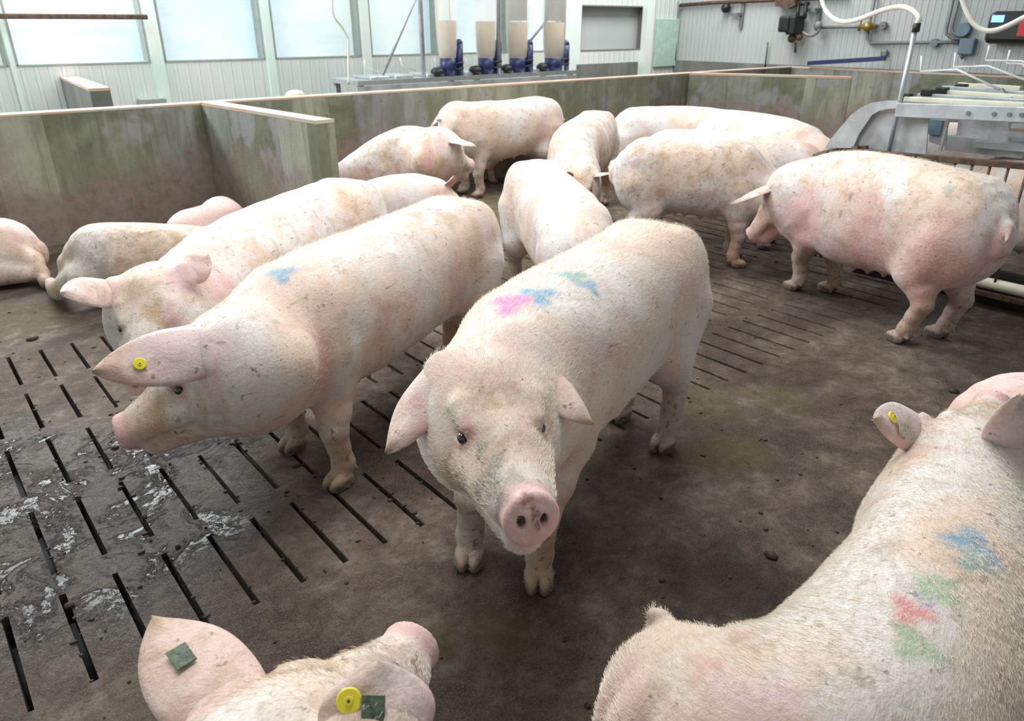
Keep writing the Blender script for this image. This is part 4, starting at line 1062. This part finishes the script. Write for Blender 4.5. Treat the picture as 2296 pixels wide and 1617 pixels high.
for i, (px, fill, lab) in enumerate(((1005, 46, 'leftmost of the four clear feed tubes, half full above a navy valve'), (1090, 48, 'second clear feed tube from the left, standing on a navy valve'),
                                     (1160, 50, 'third feed tube from the left, full of pale feed above its navy valve'), (1240, 50, 'rightmost of the four feed tubes on the feeding station'))):
    yy = YS + 0.12; c = on_y(px, 165, yy); r_ = on_y(px + 20, 100, yy).x - on_y(px, 100, yy).x
    zv = on_y(px, 128, yy).z; zf = on_y(px, fill, yy).z
    rt = bpy.data.objects.new('feed_tube', None); COL.objects.link(rt); rt.location = (c.x, yy, zt); tag(rt, lab, 'feed tube', 'feed tubes of the back feeding station')
    def q(o): return under(o, rt)
    z0 = zt
    q(MB().tube([(c.x, yy, z0), (c.x, yy, zv)], r_ * 0.72, 16).build('valve_body', M['navy']))
    vs = q(MB().tube([(c.x + r_ * 1.15, yy - .03, z0), (c.x + r_ * 1.15, yy - .03, zv + .15)], [r_ * .36] * 2, 12).ball((c.x + r_ * 1.15, yy - .03, zv + .16), r_ * .34).build('dosing_cylinder', M['navy']))
    q(MB().tube([(c.x + r_ * .3, yy - .1, z0 + .07), (c.x + r_ * 1.2, yy - .1, z0 + .09)], 0.012, 8).tube([(c.x + r_ * .3, yy - .1, z0 + .14), (c.x + r_ * 1.2, yy - .1, z0 + .15)], 0.012, 8).build('clamp', M['black']))
    q(MB().ball((c.x - r_ * 1.3, yy - .02, z0 + .05), 0.085, (1, 1, .7)).tube([(c.x - r_ * 1.3, yy, z0 + .04), (c.x, yy, z0 + .06)], .035, 10).build('motor', M['black']))
    q(MB().tube([(c.x, yy, zv), (c.x, yy, zv + .1), (c.x, yy, zf)], [r_ * .68, r_ * .8, r_ * .84], 20).build('feed_fill', M['feed']))
    q(MB().tube([(c.x, yy, zv - .01), (c.x, yy, zv + .1), (c.x, yy, zf), (c.x, yy, 4.0)], [r_ * .76, r_ * .9, r_ * 1.0, r_ * 1.05], 20, cap=False).build('clear_tube', M['clear']))
    if i > 1: q(MB().tube([(c.x, yy, zf + .02), (c.x, yy, 3.9)], r_ * .8, 16).build('inner_sleeve', M['hose']))
# hanging air hose in front of the windows
def hose(name, pts, r, mat, label, cat, n=8, **kw):
    o = MB().tube(catmull(pts, n), r, 10).build(name, M[mat]); tag(o, label, cat, **kw); return o
hose('air_hose', [on_y(748, -20, 8.0), on_y(744, 12, 8.0), on_y(750, 38, 8.0), on_y(768, 62, 8.0), on_y(780, 85, 8.0), on_y(781, 99, 8.0), on_y(782, 190, 8.0)], 0.014, 'hose', 'thin white hose hanging in front of the windows left of the feeding station', 'hose')
q = on_y(340, 226, 9.3); o = MB().box((q.x - .14, 9.22, q.z - .1), (q.x + .14, 9.34, q.z + .03), None, .01).build('wall_box', M['reveal']); tag(o, 'small grey box low on the white wall below the windows', 'box')
q = on_y(662, 214, 8.4); o = MB().ball((q.x, 8.4, q.z), .10, (1.2, .6, .6)).tube([(q.x, 8.4, 0), (q.x, 8.4, q.z - .02)], .05, 12).build('feed_bowl', M['cream']); o.location.z = 0; tag(o, 'rounded cream object just peeking over the back pen wall', 'bowl')

# ------------------------------------------------------------------ things on the ribbed right wall
XW = 11.70
def xr(px, py, off=0.0): return on_x(px, py, XW - off)
def pipe(label, pxs, r=0.022, mat='pipe', name='conduit', n=0):
    pts = [xr(a, b, 0.05) for a, b in pxs]
    if n: pts = catmull(pts, n)
    o = MB().tube(pts, r, 8).build(name, M[mat]); tag(o, label, 'conduit'); return o
pipe('grey conduit running level below the white hose to a round fitting', [(1835, 62), (1985, 58)])
pipe('long grey conduit dropping from the ceiling and turning right along the ribbed wall', [(1963, -10), (1948, 60), (1945, 88), (1952, 97), (2100, 95), (2150, 95)])
pipe('left of the paired grey conduits dropping beside the black control box', [(2140, -10), (2123, 62), (2122, 76), (2135, 86), (2160, 88)])
pipe('right of the paired grey conduits dropping beside the black control box', [(2153, -10), (2134, 60), (2136, 72), (2148, 80), (2165, 82)])
pipe('dark cable hanging along the corner of the building', [(1516, -10), (1522, 15), (1518, 60), (1513, 135)], 0.02)
pipe('dark rail along the top of the ribbed wall', [(1525, 12), (1600, 6), (1740, 0), (1900, -6)], 0.03, 'rust', 'rail')
pipe('thin dark rod standing in front of the grey plinth', [(1722, 95), (1714, 160)], 0.012, 'rust', 'rod')
def wbox(name, px, py, w, h, d, mat, label, cat, rnd=False):
    c = xr(px, py)
    m = MB()
    if rnd: m.tube([(XW, c.y, c.z), (XW - d, c.y, c.z)], [w / 2, w / 2], 18)
    else: m.box((XW - d, c.y - w / 2, c.z - h / 2), (XW, c.y + w / 2, c.z + h / 2), None, .015)
    o = m.build(name, M[mat]); tag(o, label, cat); return o
wbox('junction_box', 1983, 57, .10, .10, .07, 'pipe', 'round grey junction box at the end of the level conduit', 'junction box', True)
wbox('junction_box', 2098, 96, .11, .11, .07, 'pipe', 'round grey junction box low on the long conduit', 'junction box', True)
wbox('socket', 2165, 66, .17, .17, .10, 'bluegrey', 'round blue grey socket left of the black control box', 'socket', True)
wbox('switch_box', 2172, 104, .19, .20, .10, 'bluegrey', 'square blue grey switch box below the round socket', 'switch box')
wbox('outlet', 1985, 119, .09, .09, .06, 'pipe', 'small square grey outlet low on the ribbed wall', 'outlet')
pipe('short grey conduit below the square switch box', [(2153, 115), (2158, 132)], .02)
for (px, py, l) in ((1665, 32, 'left'), (1838, 22, 'right')):
    c = xr(px, py); o = MB().box((XW - .03, c.y - .03, c.z - .22), (XW, c.y + .03, c.z + .22)).box((XW - .18, c.y - .02, c.z - .02), (XW, c.y + .02, c.z + .02)).box((XW - .06, c.y, c.z - .03), (XW - .03, c.y + .2, c.z + .02)).build('wall_bracket', M['pipe'])
    tag(o, 'dark wall bracket to the %s of the black motor on the ribbed wall' % l, 'bracket')
c = xr(1634, 18); o = MB().ball((XW - .08, c.y, c.z), .08).build('sensor', M['black']); tag(o, 'small round dark sensor high on the ribbed wall', 'sensor')
c = xr(1988, 60); 
o = MB().ball(xr(1946, 60, .12), .07, (1, 1.1, 1)).tube([xr(1925, 60, .1), xr(1965, 60, .1)], .03, 10).tube([xr(1925, 70, .1), xr(1930, 45, .1)], .02, 8).build('valve', M['brass']); tag(o, 'small brass valve where the conduits cross', 'valve')
# black motor hanging on the wall
mr = bpy.data.objects.new('winch_motor', None); COL.objects.link(mr); c = xr(1785, 60); mr.location = c; tag(mr, 'black winch motor with yellow brown fittings hung on the ribbed wall', 'motor')
def u2(o): return under(o, mr)
def q(px, py, d=.2): return xr(px, py, d)
a, b = q(1800, 10), q(1770, 78)
u2(MB().box((XW - .35, b.y * 0 + min(a.y, b.y) , b.z), (XW - .05, max(a.y, b.y), q(1785, 35).z), None, .03).box((XW - .38, q(1760, 60).y - .16, q(1760, 72).z), (XW - .12, q(1760, 60).y + .02, q(1760, 36).z), None, .03).build('housing', M['black']))
u2(MB().tube([q(1790, 5, .1), q(1788, 40, .2)], .03, 8).tube([q(1808, 5, .1), q(1804, 40, .2)], .03, 8).tube([q(1788, 8, .1), q(1814, 8, .1)], .03, 8).build('frame', M['black']))
u2(MB().ball(q(1776, 86, .2), .06, (1, 1.2, 1.1)).tube([q(1783, 95, .2), q(1783, 118, .2)], .02, 8).ball(q(1792, 84, .2), .05).build('gear', M['rust']))
u2(MB().tube(catmull([q(1800, 72), q(1815, 80), q(1830, 76), q(1838, 66)], 6), .022, 8).ball(q(1834, 58, .15), .07, (.6, 1, 1)).build('lead', M['pipe']))
u2(MB().prism([q(1745, -8, .1), q(1790, -8, .1), q(1790, 12, .1), q(1775, 20, .1), q(1745, 14, .1)], (-.1, 0, 0)).build('bracket', M['rust']))
# black control box with display
c1, c2 = on_x(2215, 90, 11.0), on_x(2300, 25, 11.0)
ct = bpy.data.objects.new('control_box', None); COL.objects.link(ct); ct.location = (11.6, c1.y, c1.z); tag(ct, 'black control box with a blue display and a red edge at the top right', 'control box')
Y0, Y1 = xr(2305, 60, .2).y, xr(2205, 90, .2).y; Z0, Z1 = xr(2215, 98, .2).z, xr(2230, 25, .2).z
under(MB().box((XW - .22, Y0 - .25, Z0), (XW, Y1, Z1), None, .06).build('housing', M['black']), ct)
p = xr(2237, 42, .23); under(MB().box((XW - .235, p.y - .07, p.z - .04), (XW - .2, p.y + .07, p.z + .04)).build('display', M['led']), ct)
p = xr(2290, 62, .23); under(MB().box((XW - .24, p.y - .25, p.z - .10), (XW - .21, p.y + .03, p.z + .10)).build('red_edge', M['red']), ct)
# far rails and wall cap details
p = on_x(1870, 137, 11.2); o = MB().beam(on_x(1812, 142, 11.25), on_x(1985, 131, 11.25), .06, .06).build('rail', M['navy']); tag(o, 'dark blue rail lying on the far pen wall', 'rail')

# ------------------------------------------------------------------ feeder crate at right, seen over the back of the big pink sow
XF = 5.0
def xf(px, py, off=0.0): return on_x(px, py, XF + off)
fr = bpy.data.objects.new('feeder_crate', None); COL.objects.link(fr); fr.location = (XF, 1.9, 0)
tag(fr, 'galvanised feeder crate with a rounded front panel behind the big pink sow', 'feeder')
def uf(o): return under(o, fr)
outer = [(1850, 332), (1862, 312), (1885, 285), (1908, 258), (1930, 241), (1955, 230), (1985, 226), (2018, 226), (2018, 243), (1992, 244), (1972, 248), (1955, 258), (1943, 275), (1925, 302), (1912, 332)]
uf(MB().prism([xf(*p) for p in outer], (0.035, 0, 0)).build('front_panel', M['galvd']))
inner = [(1914, 330), (1926, 302), (1944, 276), (1956, 259), (1974, 250), (2078, 250), (2082, 262), (2076, 345), (1915, 345)]
uf(MB().prism([xf(*p, .04) for p in inner], (0.015, 0, 0)).build('side_sheet', M['galvd']))
uf(MB().beam(xf(2012, 246), xf(2330, 258), .05, .085, .005).build('top_beam', M['galv']))
for px in (2170, 2228, 2262, 2290): 
    c = xf(px, 254 + (px - 2170) * .03, -.035); uf(MB().tube([c, c + Vector((.03, 0, 0))], .012, 8).build('bolt', M['pipe']))
# side sheets further right
uf(MB().prism([xf(2088, 262, .3), xf(2125, 262, .3), xf(2120, 330, .3), xf(2082, 318, .3)], (0.02, 0, 0)).build('side_sheet', M['galvd']))
uf(MB().prism([xf(2150, 262, .35), xf(2262, 262, .35), xf(2262, 318, .35), xf(2170, 325, .35), xf(2142, 318, .35)], (0.02, 0, 0)).build('side_sheet', M['galvd']))
uf(MB().box(xf(2300, 322, .30), xf(2180, 322, .75)).build('trough', M['galvd']))
uf(MB().beam(xf(2185, 322, .28), xf(2320, 334, .28), .05, .04).beam(xf(2250, 300, .30), xf(2320, 303, .30), .04, .03).beam(xf(2270, 282, .3), xf(2320, 283, .3), .04, .025).build('cross_bar', M['galv']))
uf(MB().beam(xf(2128, 262, .1), xf(2108, 338, .1), .015, .02).build('upright', M['galvd']))
c = xf(2096, 284, .28); uf(MB().box((c.x, c.y - .04, c.z - .05), (c.x + .02, c.y + .04, c.z + .04)).build('sight_hole', M['bluegrey']))
# roof bars
ztop = xf(2030, 230).z + .03
pr_ = []
for i, (pa, pb) in enumerate((((2030, 222), (2300, 236)), ((2060, 214), (2300, 228)), ((2085, 205), (2300, 219)), ((2115, 197), (2300, 210)), ((2150, 190), (2290, 199)))):
    off = .10 + i * .16
    uf(MB().beam(xf(*pa, off), xf(*pb, off), .055, .03, .004).build('roof_bar', M['cream'] if i % 2 == 0 else M['galv']))
for (px, py, off) in ((2030, 219, .12), (2080, 209, .25), (2112, 205, .4), (2155, 197, .6), (2178, 195, .75)):
    c = xf(px, py, off); uf(MB().box((c.x - .03, c.y - .035, c.z - .015), (c.x + .03, c.y + .035, c.z + .025), None, .006).build('rubber_block', M['black']))
uf(MB().prism([xf(2180, 245, .4), xf(2260, 215, .4), xf(2300, 212, .4), xf(2300, 245, .4)], (.3, 0, .0)).build('hood', M['galvd']))
uf(MB().prism([xf(2210, 200, .5), xf(2245, 198, .5), xf(2265, 230, .5), xf(2245, 232, .5)], (.04, 0, 0)).build('hinge_plate', M['galvd']))
uf(MB().prism([xf(2245, 220, .38), xf(2268, 217, .38), xf(2262, 235, .38), xf(2244, 237, .38)], (.02, 0, 0)).build('tie_strap', m_simple('pale_blue_strap', srgb(170, 205, 220), .5)))
# bent white gate rods above the crate
for i, (pts, lab) in enumerate(((((2067, 125), (2064, 160), (2145, 156), (2240, 200)), 'leftmost bent white gate rod above the feeder crate'), (((2143, 118), (2138, 150), (2215, 148), (2340, 195)), 'second bent white gate rod above the feeder crate'),
                               (((2219, 102), (2210, 135), (2290, 137), (2340, 160)), 'third bent white gate rod, tallest upright of the row'), (((2265, 112), (2257, 142), (2292, 143), (2340, 200)), 'rightmost bent white gate rod by the picture edge'))):
    off = .5 + .25 * i
    o = MB().tube([xf(*p, off) for p in pts], .0075, 8).build('gate_rod', M['wbar']); tag(o, lab, 'rod', 'bent rods of the feeder gates')
# lance with hose
la, lb = on_x(1990, 322, XF - .03), None
top = Vector((XF - .03, 0, 0)); top = on_x(2053, 62, 5.0)
o = MB().tube([on_x(1992, 345, XF + .0), top], .014, 10).build('drinker_pole', M['galv']); tag(o, 'tall thin galvanised pole rising from the feeder crate to the white hose', 'pole')
hz_ = on_x(2055, 60, 5.0); c = MB().tube([hz_ + Vector((0, 0, -.03)), hz_ + Vector((0, 0, .02))], .022, 10).build('hose_coupling', M['black'], o)
hose('supply_hose', [on_x(2056, 56, 5.0), on_x(2060, 38, 5.0), on_x(2040, 20, 5.05), on_x(2010, 16, 5.1), on_x(1970, 26, 5.2), on_x(1930, 42, 5.3), on_x(1895, 49, 5.35), on_x(1870, 42, 5.4), on_x(1850, 20, 5.45), on_x(1838, -20, 5.5)], .016, 'hose', 'white supply hose looping over from the top of the thin pole', 'hose')
hose('cable_hose', [on_x(2150, -25, 5.2), on_x(2165, 20, 5.2), on_x(2185, 55, 5.2), on_x(2215, 69, 5.2), on_x(2250, 62, 5.2), on_x(2310, 32, 5.2)], .015, 'hose', 'white hose sagging across the black control box', 'hose')
# railing of the crate
rl = bpy.data.objects.new('railing', None); COL.objects.link(rl); rl.location = (4.95, 1.8, 0)
tag(rl, 'rusty barred railing behind the big pink sow, running to the right edge', 'railing')
def ur(o): return under(o, rl)
ra, rb = on_x(1925, 340, 4.95), on_x(2310, 374, 4.95)
ur(MB().beam(ra, rb, .035, .035, .004).build('top_rail', M['rust']))
ur(MB().beam((4.95, ra.y, .10), (4.95, rb.y - .3, .10), .035, .035, .004).build('bottom_rail', M['rust']))
y = ra.y - .02
nb = 11
for i in range(nb):
    yy = ra.y + (rb.y - ra.y) * (i + .3) / (nb - .6); zt_ = ra.z + (rb.z - ra.z) * (i + .3) / (nb - .6)
    ur(MB().tube([(4.95, yy, .08), (4.95, yy, zt_)], .008, 8).build('bar', M['rust']))
# slanting guard from the railing corner toward the back
sr = bpy.data.objects.new('side_railing', None); COL.objects.link(sr); sr.location = (4.95, 2.1, 0)
tag(sr, 'rusty grid railing at the left end of the feeder crate', 'railing')
c0, c1 = ra, on_x(1905, 320, 5.9)
c1 = Vector((5.75, on_x(1835, 345, 4.95).y * 1.05, ra.z))
c0 = on_x(1828, 352, 4.95); c1 = on_x(1902, 326, 5.4)
under(MB().beam(c0, c1, .035, .035).build('top_rail', M['rust']), sr)
under(MB().beam(c0, ra, .03, .03).build('top_rail', M['rust']), sr)
for i in range(7):
    p_ = c0 + (ra - c0) * (i / 7); under(MB().tube([(p_.x, p_.y, .08), (p_.x, p_.y, p_.z)], .008, 8).build('bar', M['rust']), sr)
for i in range(1, 5):
    p_ = c0 + (c1 - c0) * (i / 4); under(MB().tube([(p_.x, p_.y, .08), (p_.x, p_.y, p_.z)], .008, 8).build('bar', M['rust']), sr)
for t_ in (.33, .66):
    under(MB().beam(c0 + (c1 - c0) * t_ , on_x(1905 + 60 * t_, 330, 4.99), .02, .02).build('cross_bar', M['rust']), sr)
o = MB().tube([(4.97, 1.75, .16), (4.97, .8, .16)], .035, 12).build('drain_pipe', M['cream']); tag(o, 'cream pipe lying low along the floor behind the railing', 'pipe')
o = MB().box((5.05, .3, 0), (5.10, 2.3, .22)).build('kick_board', M['black']); tag(o, 'dark low board along the foot of the railing', 'board')

# ------------------------------------------------------------------ dung clods trodden over the floor
def clods():
    r = np.random.RandomState(5); bm = bmesh.new()
    for k in range(760):
        if k < 380: x, y = r.uniform(-.3, 2.6), r.uniform(.6, 5.2)
        else: x, y = r.uniform(1.0, 5.5), r.uniform(-.2, 4.2)
        s = abs(r.normal(0, .0035)) + .002
        if k >= 520:
            kk = r.randint(-2, 14); x = .05 + .1497 * kk + r.choice([-1, 1]) * r.uniform(.006, .016); y = r.uniform(1.8, 4.0); s = r.uniform(.003, .008)
        if k % 40 == 0: s *= 2.2
        vs = bmesh.ops.create_icosphere(bm, subdivisions=1, radius=s)['verts']
        q = r.uniform(.6, 1.4, 3)
        for v in vs:
            j = 1 + r.uniform(-.25, .25)
            v.co = Vector((v.co.x * q[0] * j * 1.3 + x, v.co.y * q[1] * j * 1.3 + y, max(.0, v.co.z * q[2] * .7 * j + s * .25)))
    me = bpy.data.meshes.new('dung_clods'); bm.to_mesh(me); bm.free()
    o = link('dung_clods', me, plain('dark_dung', srgb(58, 44, 34), .7, 0, .2, 60, .4), smooth=True); tag(o, 'dark dung clods scattered over the concrete floor', 'dung', kind='stuff')
clods()
q = on_z(1040, 432, 0); o = MB().ball((q.x, q.y, .05), .06, (1, 1, .8)).build('feed_lump', M['feed']); tag(o, 'small tan lump on the floor behind the yellow tagged sow', 'lump')

if os.environ.get('PIGDBG'):
    from mathutils.bvhtree import BVHTree
    bpy.context.view_layer.update()
    sows = [o for o in COL.objects if o.name.startswith('sow') and o.parent is None]
    tr = []
    for o in sows + [o for o in COL.objects if (o.get('kind') == 'structure' or o.parent is not None and o.parent.name in ('railing', 'side_railing', 'feeder_crate')) and o.type == 'MESH' and o.name not in ('floor', 'ceiling')]:
        mw = o.matrix_world; tr.append((o.name, BVHTree.FromPolygons([mw @ v.co for v in o.data.vertices], [tuple(p.vertices) for p in o.data.polygons])))
    for i in range(len(sows)):
        for j in range(i + 1, len(tr)):
            ov = tr[i][1].overlap(tr[j][1])
            if ov: print('REAL OVERLAP', tr[i][0], tr[j][0], len(ov))
